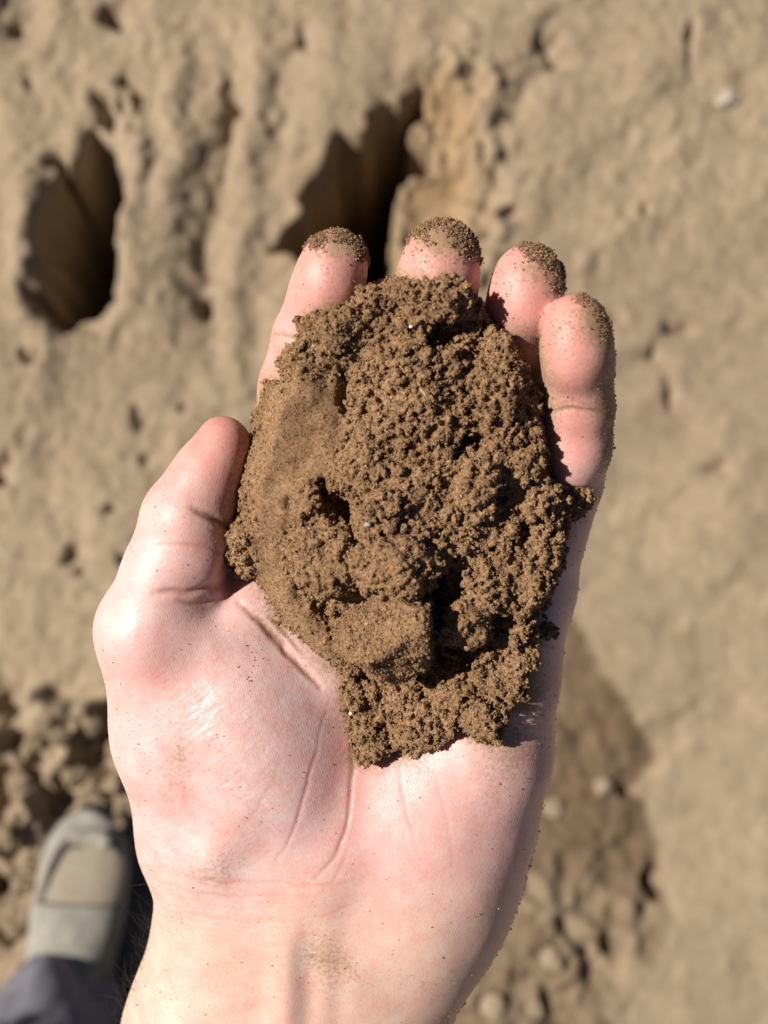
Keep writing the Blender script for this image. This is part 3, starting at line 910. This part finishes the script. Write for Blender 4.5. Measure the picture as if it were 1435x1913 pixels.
# ------------------------------------------------------------------ shoe and trouser leg
M_SHOE = mat_plain('grey_suede', (0.285, 0.265, 0.22), 0.9, 0.15, 0.28, 45, 0.6, 500)
M_TAN = mat_plain('dusty_tan_fabric', (0.31, 0.262, 0.19), 0.9, 0.15, 0.12, 120, 0.4, 900)
M_SOLE = mat_plain('dark_rubber', (0.05, 0.045, 0.04), 0.7, 0.3)
M_SEAM_SHADE = mat_plain('dark_seam_shade', (0.035, 0.03, 0.027), 0.9, 0.1)
M_TROUSER = mat_plain('charcoal_cloth', (0.17, 0.165, 0.190), 0.85, 0.2, 0.15, 60, 0.5, 500)
M_CUFF = mat_plain('pale_grey_cloth', (0.30, 0.30, 0.33), 0.9, 0.15, 0.1, 60)

TOE = G(168, 1512, 0.03); HEEL = G(116, 2000, 0.03)
_d = (HEEL - TOE)[:2]; _d /= np.linalg.norm(_d); _n = np.array([-_d[1], _d[0]])      # towards heel, and across
_n = _n if _n[0] > 0 else -_n
GZ = float(GROUND_Z(_f[0], _f[1]))

def sw(a, b, z):
    """shoe frame: a metres from the toe, b across (right +), z up -> world"""
    a = np.asarray(a, float)[..., None]; b = np.asarray(b, float)[..., None]; z = np.asarray(z, float)
    xy = TOE[:2] + a * _d + b * _n
    return np.concatenate([xy, (z + GZ)[..., None]], -1)

LEN = 0.285
def halfw(a):
    a = np.clip(np.asarray(a, float), 0, LEN)
    return 0.052 * np.clip(np.sqrt(np.clip(1 - ((0.075 - a).clip(0) / 0.075) ** 2.2, 0, 1)), 0, 1) * (1 - 0.20 * sstep(0.10, 0.20, a)) * \
        np.sqrt(np.clip(1 - ((a - 0.245).clip(0) / 0.041) ** 2, 0, 1))
def topz(a):
    a = np.asarray(a, float)
    return 0.050 + 0.016 * sstep(0.05, 0.13, a) + 0.035 * sstep(0.10, 0.22, a) - 0.012 * sstep(0.06, 0.0, a)

def upper_point(a, th):
    """th 0..pi from the right side over the top to the left side"""
    w_ = halfw(a); zt = topz(a)
    c, s = np.cos(th), np.sin(th)
    z0 = 0.022
    return w_ * np.sign(c) * np.abs(c) ** 0.75, z0 + (zt - z0) * np.abs(s) ** 0.8

def patch(a0, a1, t0, t1, off, na=30, nt=26, shape=None):
    A, T = np.meshgrid(np.linspace(a0, a1, na), np.linspace(t0, t1, nt), indexing='ij')
    if shape is not None:
        A, T = shape(A, T)
    b, z = upper_point(A, T)
    P = sw(A, b * (1 + off / 0.05), z + off)
    i = np.arange(na * nt).reshape(na, nt)
    return P.reshape(-1, 3), np.stack([i[:-1, :-1], i[:-1, 1:], i[1:, 1:], i[1:, :-1]], -1).reshape(-1, 4)

def part(name, VQ, mat, parent, thick=0.0, bev=False):
    o = link(name, new_mesh(name, *VQ), mat, parent, origin=parent.matrix_world.translation)
    if thick:
        m_ = o.modifiers.new('t', 'SOLIDIFY'); m_.thickness = thick; m_.offset = 0
    return o

SHOE = bpy.data.objects.new('shoe', None); COL.objects.link(SHOE)
SHOE.parent = PERSON; SHOE.location = (0, 0, 0)
bpy.context.view_layer.update()
SHOE['label'] = 'dusty grey shoe on the ground'
part('upper', patch(0.001, LEN - 0.001, 0, math.pi, 0.0, 60, 30), M_SHOE, SHOE)
part('toe_panel', patch(0.030, 0.098, 0.42, math.pi - 0.62, 0.0022, 24, 24,
     lambda A, T: (A + 0.030 * ((T - 1.45) / 1.0) ** 2 * (1 - (A - 0.03) / 0.068), T)), M_TAN, SHOE, 0.003)
arc = []; low = []
for q in np.linspace(0, 0.80, 40):                     # raised bumper round the toe, highest on the outer side
    th = math.pi - 0.42 - q * 2.15
    a = 0.120 * (1 - sstep(0, 0.42, q)) + 0.028 * sstep(0, 0.42, q) + 0.045 * sstep(0.72, 1.0, q)
    b, z = upper_point(np.array(a), np.array(th)); arc.append(sw(np.array(a), b * 1.0, z + 0.004))
    b, z = upper_point(np.array(a + 0.012), np.array(th - 0.16 * (1 - q))); low.append(sw(np.array(a + 0.012), b * 0.97, z + 0.0015 * (1 - 3.5 * sstep(0.45, 0.8, q))))
part('toe_bumper', tubes([np.array(arc)[::-1]], 0.0095, 10), M_SHOE, SHOE)
part('seam_shade', tubes([np.array(low)], 0.0050, 6), M_SEAM_SHADE, SHOE)  # dark seam, thickened to paint in the shade inside the bumper
part('tongue', patch(0.100, 0.185, 0.75, math.pi - 0.75, 0.005, 20, 18), M_SHOE, SHOE, 0.004)
aa = np.linspace(0, 1, 90); ol = []
for q in aa:
    t = q * 2 * math.pi
    a = LEN / 2 - (LEN / 2 + 0.004) * math.cos(t)
    ol.append((a, float(halfw(np.clip(a, 0.0015, LEN - 0.0015))) + 0.004 if t < math.pi else -float(halfw(np.clip(a, 0.0015, LEN - 0.0015))) - 0.004))
ol = np.array(ol[:-1])
rings = [sw(ol[:, 0], ol[:, 1] * s_, np.full(len(ol), z_)) for s_, z_ in ((0.97, -0.002), (1.0, 0.003), (1.0, 0.020), (0.97, 0.026), (0.5, 0.026))]
n_ = len(ol); sv = np.concatenate(rings); sf = []
for r_ in range(4):
    for i in range(n_):
        j = (i + 1) % n_
        sf.append((r_ * n_ + i, r_ * n_ + j, (r_ + 1) * n_ + j, (r_ + 1) * n_ + i))
part('sole', (sv, np.array(sf)), M_SOLE, SHOE)

def leg_tube(path, radii, wr, seed, nt=44, sub=5):
    Pth = smooth_line(np.array(path), sub); R = np.interp(np.linspace(0, 1, len(Pth)), np.linspace(0, 1, len(radii)), radii)
    T = np.gradient(Pth, axis=0); T /= np.linalg.norm(T, axis=1, keepdims=True)
    A = np.cross(T, [1.0, 0, 0.0]); A /= np.linalg.norm(A, axis=1, keepdims=True); B = np.cross(T, A)
    th = np.linspace(0, 2 * math.pi, nt, endpoint=False)
    V_ = Pth[:, None] + R[:, None, None] * (A[:, None] * np.cos(th)[None, :, None] + B[:, None] * np.sin(th)[None, :, None])
    W = V_.copy(); W[..., 2] *= 2.4
    f = wr * fbm(W, 14, 3, 0.55, off=seed)
    V_ = V_ + (V_ - Pth[:, None]) / R[:, None, None] * f[..., None]
    m = len(Pth); i = np.arange(m * nt).reshape(m, nt); j = np.roll(i, -1, 1)
    return V_.reshape(-1, 3), np.stack([i[:-1], i[1:], j[1:], j[:-1]], -1).reshape(-1, 4)

ank = sw(np.array(0.215), np.array(0.0), np.array(0.085))
knee = ank + np.array([-0.19, -0.20, 0.40])
hip = knee + np.array([0.02, -0.22, 0.36])
tl = part('trouser_leg', leg_tube([ank + [0, 0, -0.03], ank + [-0.005, -0.005, 0.05], 0.6 * ank + 0.4 * knee, knee, 0.5 * knee + 0.5 * hip, hip],
                                  [0.062, 0.056, 0.062, 0.075, 0.085, 0.10], 0.020, 4), M_TROUSER, PERSON, 0.002)
hem = part('hem', leg_tube([ank + [0, 0, -0.034], ank + [-0.001, 0, -0.022], ank + [-0.003, 0, -0.008]], [0.068, 0.067, 0.065], 0.006, 4), M_CUFF, tl, 0.003)
print('shoe', time.time() - T0)

# ================================================================== THE HANDFUL OF SOIL
EDGEZ = ([500, 600, 700, 850, 1050, 1250, 1420], [2.7, 2.45, 2.0, 1.45, 0.95, 0.55, 0.55])
THICK = np.array([(610, 640, .7), (690, 620, .8), (760, 590, .6), (880, 600, .45), (560, 800, 1.05), (530, 860, 0.9), (750, 800, 1.45), (950, 800, 1.2), (480, 960, .95), (600, 950, 1.3), (750, 950, 1.8),
                  (900, 950, 1.7), (1000, 1000, 1.0), (500, 1060, .9), (650, 1080, 1.5), (760, 1070, 1.7), (880, 1090, 1.5), (980, 1110, .9), (560, 1170, .6), (620, 1200, .9),
                  (720, 1190, .9), (850, 1180, .8), (700, 1275, .20), (800, 1265, .25), (870, 1245, .28), (950, 1230, .35), (690, 1350, .42), (800, 1330, .42), (900, 1330, .32), (970, 1280, .2),
                  (690, 700, .8), (850, 700, 1.0), (1040, 930, .6)])
uu, vv = np.meshgrid(np.arange(400, 1130, 3.0), np.arange(480, 1450, 3.0), indexing='ij')
dmap = poly_sdf(uu, vv, OUT)
wts = np.zeros(uu.shape); acc = np.zeros(uu.shape)
for a, b, t in THICK:
    g = np.exp(-((uu - a) ** 2 + (vv - b) ** 2) / (2 * 52.0 ** 2)) + 1e-9
    wts += g; acc += g * t
thick = acc / wts * 1.18
inside = np.clip(-dmap, 0, None) * K
# height of the skin under the heap, so that the soil lies on it
hu, hv_ = px(P_HAND)
zhand = np.full(uu.shape, -9.0)
m_ = (hu > 400) & (hu < 1126) & (hv_ > 480) & (hv_ < 1446) & (N_HAND[:, 2] > 0)
np.maximum.at(zhand, (((hu[m_] - 400) / 3.0).round().astype(int).clip(0, uu.shape[0] - 1), ((hv_[m_] - 480) / 3.0).round().astype(int).clip(0, uu.shape[1] - 1)), P_HAND[m_, 2])
for _ in range(3):                      # close the small gaps between samples
    q_ = np.pad(zhand, 1, mode='edge')
    zhand = np.max([q_[1 + a:q_.shape[0] - 1 + a, 1 + b:q_.shape[1] - 1 + b] for a in (-1, 0, 1) for b in (-1, 0, 1)], 0)
base = np.maximum(np.interp(vv, *EDGEZ) - 0.45 * sstep(860, 1030, uu) * (vv > 620), zhand)
for _ in range(14):
    q_ = np.pad(base, 2, mode='edge')
    base = np.mean([q_[2 + a:q_.shape[0] - 2 + a, 2 + b:q_.shape[1] - 2 + b] for a in (-2, 0, 2) for b in (-2, 0, 2)], 0)
ztop = base + np.minimum(thick, 0.30 + 1.35 * inside ** 0.75)
SMOOTH = [(500, 720), (640, 690), (645, 800), (620, 880), (580, 900), (560, 990), (520, 1010), (545, 1090), (600, 1180), (640, 1260), (560, 1200), (480, 1085), (470, 960), (470, 860)]
smap = sstep(25, -25, poly_sdf(uu, vv, SMOOTH))

def lookup(m, U, V_):
    i = (np.clip((U - 400) / 3.0, 0, m.shape[0] - 1.001)); j = np.clip((V_ - 480) / 3.0, 0, m.shape[1] - 1.001)
    a = i.astype(int); b = j.astype(int); fa = i - a; fb = j - b
    return (m[a, b] * (1 - fa) + m[a + 1, b] * fa) * (1 - fb) + (m[a, b + 1] * (1 - fa) + m[a + 1, b + 1] * fa) * fb

def zt(u, v):
    return float(lookup(ztop, np.array(float(u)), np.array(float(v))))

def sphere_stamp(F, C, R, k, warp=None):
    for c, r in zip(C, R):
        m = r + 0.06 + k
        sl, a, b = F.window(c - m, c + m)
        if min(b - a) <= 0: continue
        X, Y, Z = F.coords(a, b)
        d = np.sqrt((X - c[0]) ** 2 + (Y - c[1]) ** 2 + (Z - c[2]) ** 2) - r
        F.f[sl] = smin(F.f[sl], d.astype(np.float32), k)

def add_noise(F, amp, freq, band, n=3, off=0.0):
    m = np.where(np.abs(F.f) < band)
    P = F.lo + F.h * np.stack(m, -1)
    F.f[m] += (amp * fbm(P, freq, n, 0.55, off=off)).astype(np.float32)

def refine(F, target):
    """resample a field on a finer lattice (trilinear)"""
    g = Field(F.lo, F.lo + F.h * (F.n - 1), target)
    ax = []
    for q in range(3):
        t = np.clip(np.arange(g.n[q]) * target / F.h, 0, F.n[q] - 1.001)
        i = t.astype(int); ax.append((i, (t - i).astype(np.float32)))
    f = F.f
    (i, a), (j, b), (k, c) = ax
    f = f[i] * (1 - a)[:, None, None] + f[i + 1] * a[:, None, None]
    f = f[:, j] * (1 - b)[None, :, None] + f[:, j + 1] * b[None, :, None]
    f = f[:, :, k] * (1 - c) + f[:, :, k + 1] * c
    g.f = np.ascontiguousarray(f, np.float32)
    return g

def area_sample(V_, Q_, n, rng, wgt=None):
    a = V_[Q_[:, 2]] - V_[Q_[:, 0]]; b = V_[Q_[:, 3]] - V_[Q_[:, 1]]
    cr = np.cross(a, b); ar = np.linalg.norm(cr, axis=1)
    nn = cr / (ar[:, None] + 1e-12)
    p = ar if wgt is None else ar * wgt
    f = rng.choice(len(Q_), n, p=p / p.sum())
    s, t = rng.random((2, n, 1))
    P = (V_[Q_[f, 0]] * (1 - s) + V_[Q_[f, 1]] * s) * (1 - t) + (V_[Q_[f, 3]] * (1 - s) + V_[Q_[f, 2]] * s) * t
    return P, nn[f]

def build_mound():
    rng = np.random.default_rng(5)
    lo = H(415, 1440, 0.0); hi = H(1115, 495, 0.0)
    F = Field([lo[0] - 0.1, lo[1] - 0.1, -0.4], [hi[0] + 0.1, hi[1] + 0.1, 4.5], 0.08)
    X, Y, Z = F.coords(np.zeros(3, int), F.n)
    s = (D - Z) / D
    U = X / (K * s) + CU + 0 * Y; V_ = CV - Y / (K * s) + 0 * X
    d2 = ((lookup(dmap, U, V_) + 5.0) * K).astype(np.float32)
    tz = lookup(ztop, U, V_).astype(np.float32)
    zb = lookup(base, U, V_) - 0.9
    F.f = smax(smax(d2, (Z - tz) * 0.85, 0.18), (zb - Z).astype(np.float32), 0.05).astype(np.float32)
    # lumps of the heap
    for u, v, r, up in ((620, 1035, 62, .10), (575, 1010, 45, .05), (880, 1160, 48, .12), (835, 1145, 36, .12), (725, 945, 34, .22), (960, 1225, 42, .1),
                        (900, 1335, 44, .1), (865, 1300, 40, .1), (760, 1300, 44, .1), (690, 1385, 34, .1), (800, 1362, 40, .05), (930, 1010, 60, .1), (980, 1090, 50, .1),
                        (880, 900, 70, .05), (970, 860, 55, .05), (700, 870, 60, .05), (820, 800, 70, .0), (930, 720, 50, .05), (770, 700, 60, .0), (830, 560, 45, .02),
                        (620, 620, 40, .0), (700, 570, 40, .05), (460, 1010, 26, .05), (1000, 940, 45, .05), (910, 1100, 50, .12), (1010, 1030, 36, .1), (690, 980, 34, .15)):
        z = zt(u, v) + up - r * K * 0.62
        c = H(u, v, z)
        ellipsoid(F, c, (r * K * 0.92 * rng.uniform(.85, 1.1), r * K * 0.92 * rng.uniform(.85, 1.1), r * K * 0.8), 0.10, rng.uniform(0, 3))
    # hollows and cracks
    for u, v, ru, rv, dz, ang in ((634, 950, 30, 50, 1.1, .5), (606, 930, 16, 40, .8, .2), (580, 968, 20, 14, .3, 0), (842, 618, 46, 28, .65, .15), (806, 1092, 26, 46, 1.1, .5),
                                  (678, 1066, 17, 42, 1.1, -.1), (642, 735, 10, 36, .4, .0), (648, 706, 10, 28, .4, .2), (715, 775, 18, 9, .18, 0), (690, 790, 10, 10, .2, 0),
                                  (860, 815, 12, 26, .2, .2), (920, 1040, 22, 16, .2, .4), (990, 1000, 16, 30, .3, .3), (835, 1225, 95, 34, .40, .18), (945, 1165, 34, 28, .6, .3),
                                  (720, 1372, 12, 30, .22, .3), (868, 1260, 20, 22, .3, .4), (540, 942, 12, 16, .2, .2), (455, 950, 8, 40, .25, -.15), (610, 665, 12, 14, .18, 0),
                                  (905, 590, 16, 20, .25, 0), (760, 850, 24, 12, .15, .3), (940, 930, 26, 14, .2, -.2), (785, 1290, 14, 24, .22, .1), (560, 1110, 12, 20, .2, 0.5),
                                  (600, 1140, 14, 26, .25, .4), (690, 1270, 60, 16, .3, .1)):
        c = H(u, v, zt(u, v) + 0.05)
        ellipsoid(F, c, (ru * K, rv * K, dz), 0.06, ang, sub=True)
    add_noise(F, 0.085, 1.7, 0.6, 3)
    Vb, Qb = surface_nets(F)
    Nb = vert_normals(Vb, Qb)
    # crumbs: knobbly aggregates over the whole heap, few on the packed left flank
    Fm = refine(F, 0.040)
    Pc, Nc = area_sample(Vb, Qb, 44000, rng)
    u, v = px(Pc)
    sm = lookup(smap, u, v)
    m = (Nc[:, 2] > -0.5) & (rng.random(len(Pc)) > 0.93 * sm)
    Pc, Nc, sm = Pc[m], Nc[m], sm[m]
    clump = 0.5 + 0.5 * vnoise(Pc, 1.2, 40)
    R = rng.uniform(0.026, 0.066, len(Pc)) * (0.7 + 0.75 * clump) * (1 - 0.4 * sm)
    big = rng.random(len(Pc)) < 0.05
    R[big] *= 1.7
    keep = (rng.random(len(Pc)) < 0.36) & (vnoise(Pc, 3.3, 77) > -0.3)
    sphere_stamp(Fm, (Pc + Nc * R[:, None] * 0.7)[keep], R[keep], 0.008)
    hole = (rng.random(len(Pc)) < 0.15) & (vnoise(Pc, 2.6, 91) + 0.35 * np.clip(Pc[:, 0], -1, 1.5) > -0.05)
    Fm.f *= -1
    sphere_stamp(Fm, Pc[hole], rng.uniform(0.03, 0.105, hole.sum()), 0.01)
    Fm.f *= -1
    mm = np.where(np.abs(Fm.f) < 0.3)
    P = Fm.lo + Fm.h * np.stack(mm, -1)
    u, v = px(P); sm = lookup(smap, u, v)
    Fm.f[mm] += ((0.030 * fbm(P, 5.0, 2, 0.6, off=20) + 0.034 * fbm(P, 16.0, 2, 0.6, off=33)) * (1 - 0.85 * sm)).astype(np.float32)
    return surface_nets(Fm)

V, Q = build_mound()
print('mound', len(V), len(Q), time.time() - T0)
MOUND = link('soil_mound', new_mesh('soil_mound', to_world(V), Q), M_SOIL)
tag(MOUND, 'heap of crumbly brown soil filling the cupped palm', 'soil')
def attach_grains(V_, Q_, n, rng, parent, rlo=0.010, rhi=0.036, mat=None, name='grains', wfun=None):
    c = V_[Q_].mean(1)
    wgt = None if wfun is None else wfun(c)
    P, Nn = area_sample(V_, Q_, n, rng, wgt)
    m = Nn[:, 2] > -0.3; P, Nn = P[m], Nn[m]
    R = rlo + (rhi - rlo) * rng.random(len(P)) ** 2.2
    R *= 1 - 0.45 * lookup(smap, *px(P))            # finer on the packed left flank
    me_ = grain_mesh(name, to_world(P + Nn * R[:, None] * 0.35), R / 100, rng)
    o = link(name, me_, mat or M_SOIL, parent)
    o['kind'] = 'stuff'
    return o
rg = np.random.default_rng(21)
attach_grains(V, Q, 105000, rg, MOUND)
print('grains', time.time() - T0)

# separate clods that lie on the heap
def clod(name, u, v, z, r, label, seed, axes=(1, 1, 0.8), ang=0.0, planes=(), crumbs=260, rough=0.10, ng=2600):
    rng = np.random.default_rng(seed)
    c = H(u, v, z); R = r * K
    F = Field(c - R * 1.45, c + R * 1.45, 0.042)
    ellipsoid(F, c, (R * axes[0], R * axes[1], R * axes[2]), 0.0, ang)
    F.f = np.minimum(F.f, 0.6)
    X, Y, Z = F.coords(np.zeros(3, int), F.n)
    for n_, h_ in planes:
        n_ = np.array(n_, float); n_ /= np.linalg.norm(n_)
        F.f = smax(F.f, ((X - c[0]) * n_[0] + (Y - c[1]) * n_[1] + (Z - c[2]) * n_[2] - h_ * R).astype(np.float32), 0.03)
    add_noise(F, rough, 2.4, 0.5, 3, off=seed)
    if crumbs:
        Vb, Qb = surface_nets(F)
        P, Nn = area_sample(Vb, Qb, crumbs, rng)
        rr = rng.uniform(0.025, 0.075, crumbs)
        sphere_stamp(F, P + Nn * rr[:, None] * 0.3, rr, 0.02)
    add_noise(F, 0.035, 7.0, 0.3, 3, off=seed + 9)
    V_, Q_ = surface_nets(F)
    o = link(name, new_mesh(name, to_world(V_), Q_), M_SOIL)
    tag(o, label, 'soil clod', 'soil clods lying on the heap')
    attach_grains(V_, Q_, ng, rng, o)
    return o

clod('soil_clod', 722, 1188, zt(720, 1150) + 0.85, 108, 'large flat-faced wedge of soil at the front of the heap', 41, (1.05, 0.95, 0.75), 0.2,
     (((-0.36, 0.10, 1.0), 0.42), ((0.26, -0.76, 0.60), 0.44), ((1.0, -0.05, 0.12), 0.66), ((-0.60, 0.75, 0.25), 0.50), ((-1.0, -0.10, 0.25), 0.70), ((0.10, 1.0, 0.2), 0.60), ((-0.62, -1.0, 0.1), 0.62)), 36, 0.085, 6000)
clod('soil_clod', 740, 1062, zt(745, 1062) + 0.22, 62, 'rounded crumbly clod just above the flat-faced wedge', 42, (1.05, 0.85, 0.75), 0.1, (), 520, 0.16)
clod('soil_clod', 612, 1045, zt(615, 1045) + 0.16, 58, 'crumbly clod left of the rounded clod, below the deep hollow', 43, (0.95, 1.0, 0.7), 0.5, (), 480, 0.16)
clod('soil_clod', 868, 1165, zt(868, 1165) + 0.30, 42, 'small round clod right of the flat-faced wedge', 44, (1, 1, 0.9), 0.0, (), 240, 0.12, 1300)
clod('soil_clod', 1068, 938, 1.75, 32, 'shaded crumb of soil against the base of the little finger', 45, (1.1, 0.75, 0.8), 0.0, (), 180, 0.12, 900)
clod('soil_clod', 1018, 1176, 1.25, 17, 'tiny crumb alone on the palm edge right of the heap', 46, (1.1, 0.9, 0.9), 0.0, (), 40, 0.06, 220)
print('clods', time.time() - T0)

# pebbles and a straw on the heap
def pebble(u, v, r, seed, mat, label, z=None, name='pebble'):
    Vp, Fp = lump(seed, r * K, (1, 0.85, 0.8), 0.2, 2, 3)
    zz = zt(u, v) + 0.10 if z is None else z
    o = link(name, new_mesh(name, to_world(Vp + H(u, v, zz)), Fp), mat)
    tag(o, label, 'pebble', 'pebbles in the handful of soil')
pebble(696, 1409, 6.0, 51, M_QUARTZ, 'pale quartz pebble at the lowest corner of the heap', 1.35)
pebble(656, 1331, 5.5, 52, M_QUARTZ, 'pale pebble at the left edge of the lower ledge', 1.30)
pebble(687, 980, 6.0, 53, M_GREYSTONE, 'grey pebble beside the deep hollow in the heap', zt(685, 980) + 0.32)
pebble(914, 720, 11.0, 54, mat_plain('brown_stone', (0.27, 0.20, 0.12), 0.8), 'brown stone in the upper right of the heap')
pebble(712, 655, 4.5, 55, M_QUARTZ, 'tiny pale pebble in the upper middle of the heap')
pebble(768, 610, 4.0, 56, M_QUARTZ, 'tiny pale pebble near the top of the heap')
sl_ = H(np.array([786, 792, 797, 800]), np.array([727, 734, 742, 752]), zt(793, 738) + np.array([0.12, 0.22, 0.2, 0.1]))
st = link('straw', new_mesh('straw', *[(lambda t: (to_world(t[0]), t[1]))(tubes([sl_], 0.022, 5))][0]), M_STRAW)
tag(st, 'short pale straw on top of the heap of soil', 'straw')

# ------------------------------------------------------------------ soil stuck to the fingertips
def crust(region, n, rlo, rhi, label, seed):
    """a crust of grains pressed onto the skin where region(u,v)>noise"""
    rng = np.random.default_rng(seed)
    u, v = px(P_HAND)
    wgt = region(u, v, P_HAND, N_HAND)
    ids = np.where(wgt > 0)[0]
    p = wgt[ids] / wgt[ids].sum()
    f = rng.choice(ids, n, p=p)
    R = rlo + (rhi - rlo) * rng.random(n) ** 2.6
    lay = rng.random(n) * 0.035 * np.clip(wgt[f], 0, 1)
    P = P_HAND[f] + rng.normal(size=(n, 3)) * 0.02 + N_HAND[f] * (R * 0.4 + lay)[:, None]
    o = link('soil_crust', grain_mesh('soil_crust', to_world(P), R / 100, rng), M_DUST)
    return tag(o, label, 'soil crust', 'soil stuck to the fingertips', 'stuff')

def cap(line, wid, umin, umax, vmax, edge=12):
    L = smooth_line(line)
    def f(u, v, P, N_):
        m = (u > umin) & (u < umax) & (v < vmax) & (N_[:, 2] > -0.5) & (P[:, 2] > 1.8)
        out = np.zeros(len(u)); i = np.where(m)[0]
        d, t = line_dist(u[i] + 10 * fbm(P[i], 4, 3, off=2), v[i] + 10 * fbm(P[i], 4, 3, off=9), L)
        out[i] = sstep(wid, wid * 0.35, d) * np.clip(0.75 + 0.9 * fbm(P[i], 3.2, 3, 0.6, off=15), 0.02, 1.3) + 0.02 * sstep(2.3 * wid, wid, d)
        return out
    return f
crust(cap([(586, 452), (612, 440), (645, 442), (668, 456), (681, 478)], 20, 560, 700, 500), 4200, 0.008, 0.026, 'band of brown soil on the index fingertip', 61)
crust(cap([(782, 436), (820, 424), (858, 432), (880, 455), (886, 472)], 30, 740, 900, 500), 6800, 0.008, 0.028, 'thick band of brown soil on the middle fingertip', 62)
crust(cap([(985, 466), (1012, 478), (1032, 500), (1045, 530)], 22, 900, 1060, 560), 4200, 0.008, 0.026, 'brown soil on the right of the ring fingertip', 63)
crust(cap([(1088, 560), (1110, 580), (1124, 606), (1130, 625)], 14, 1050, 1150, 640), 1300, 0.008, 0.022, 'thin brown soil on the little fingertip', 64)

# grains scattered over the skin
def scatter(name, n, wfun, rlo, rhi, seed, label):
    rng = np.random.default_rng(seed)
    u, v = px(P_HAND)
    wgt = wfun(u, v, N_HAND) * (N_HAND[:, 2] > -0.35) * (v < 1925)
    f = rng.choice(len(P_HAND), n, p=wgt / wgt.sum())
    R = rlo + (rhi - rlo) * rng.random(n) ** 3
    P = P_HAND[f] + N_HAND[f] * R[:, None] * 0.3 + rng.normal(size=(n, 3)) * 0.015
    o = link(name, grain_mesh(name, to_world(P), R / 100, rng), M_DUST)
    return tag(o, label, 'soil grains', None, 'stuff')
def wskin(u, v, N_):
    n = np.clip(0.35 + 0.9 * fbm(P_HAND, 1.6, 3, 0.6, off=81), 0.03, 2) ** 1.5
    b = 0.34 + 0.0 * u
    b += 1.6 * np.exp(-((u - 985) / 75) ** 2 - ((v - 560) / 90) ** 2) + 2.0 * sstep(1075, 1130, u) * (v < 900) + 1.0 * np.exp(-((u - 1075) / 70) ** 2 - ((v - 680) / 160) ** 2)
    b += 0.9 * np.exp(-((u - 640) / 70) ** 2 - ((v - 480) / 60) ** 2) + 0.9 * np.exp(-((u - 820) / 80) ** 2 - ((v - 480) / 60) ** 2)
    b += 1.0 * np.exp(-((u - 980) / 70) ** 2 - ((v - 1260) / 200) ** 2) + 0.35 * np.exp(-((u - 500) / 130) ** 2 - ((v - 1180) / 90) ** 2)
    return n * b
scatter('soil_grains', 5200, wskin, 0.005, 0.019, 71, 'fine soil grains scattered over the palm and fingers')
def wedge(u, v, N_):
    return sstep(0.30, -0.15, N_[:, 2]) * (N_[:, 0] > 0.2) * (sstep(1480, 1640, v) * 1.0 + 0.35 * sstep(1000, 700, v) * (u > 1080) + 0.10) * (u > 760)
scatter('soil_grains', 5200, wedge, 0.008, 0.034, 72, 'soil stuck along the outer edge of the palm and wrist')
print('done', time.time() - T0)
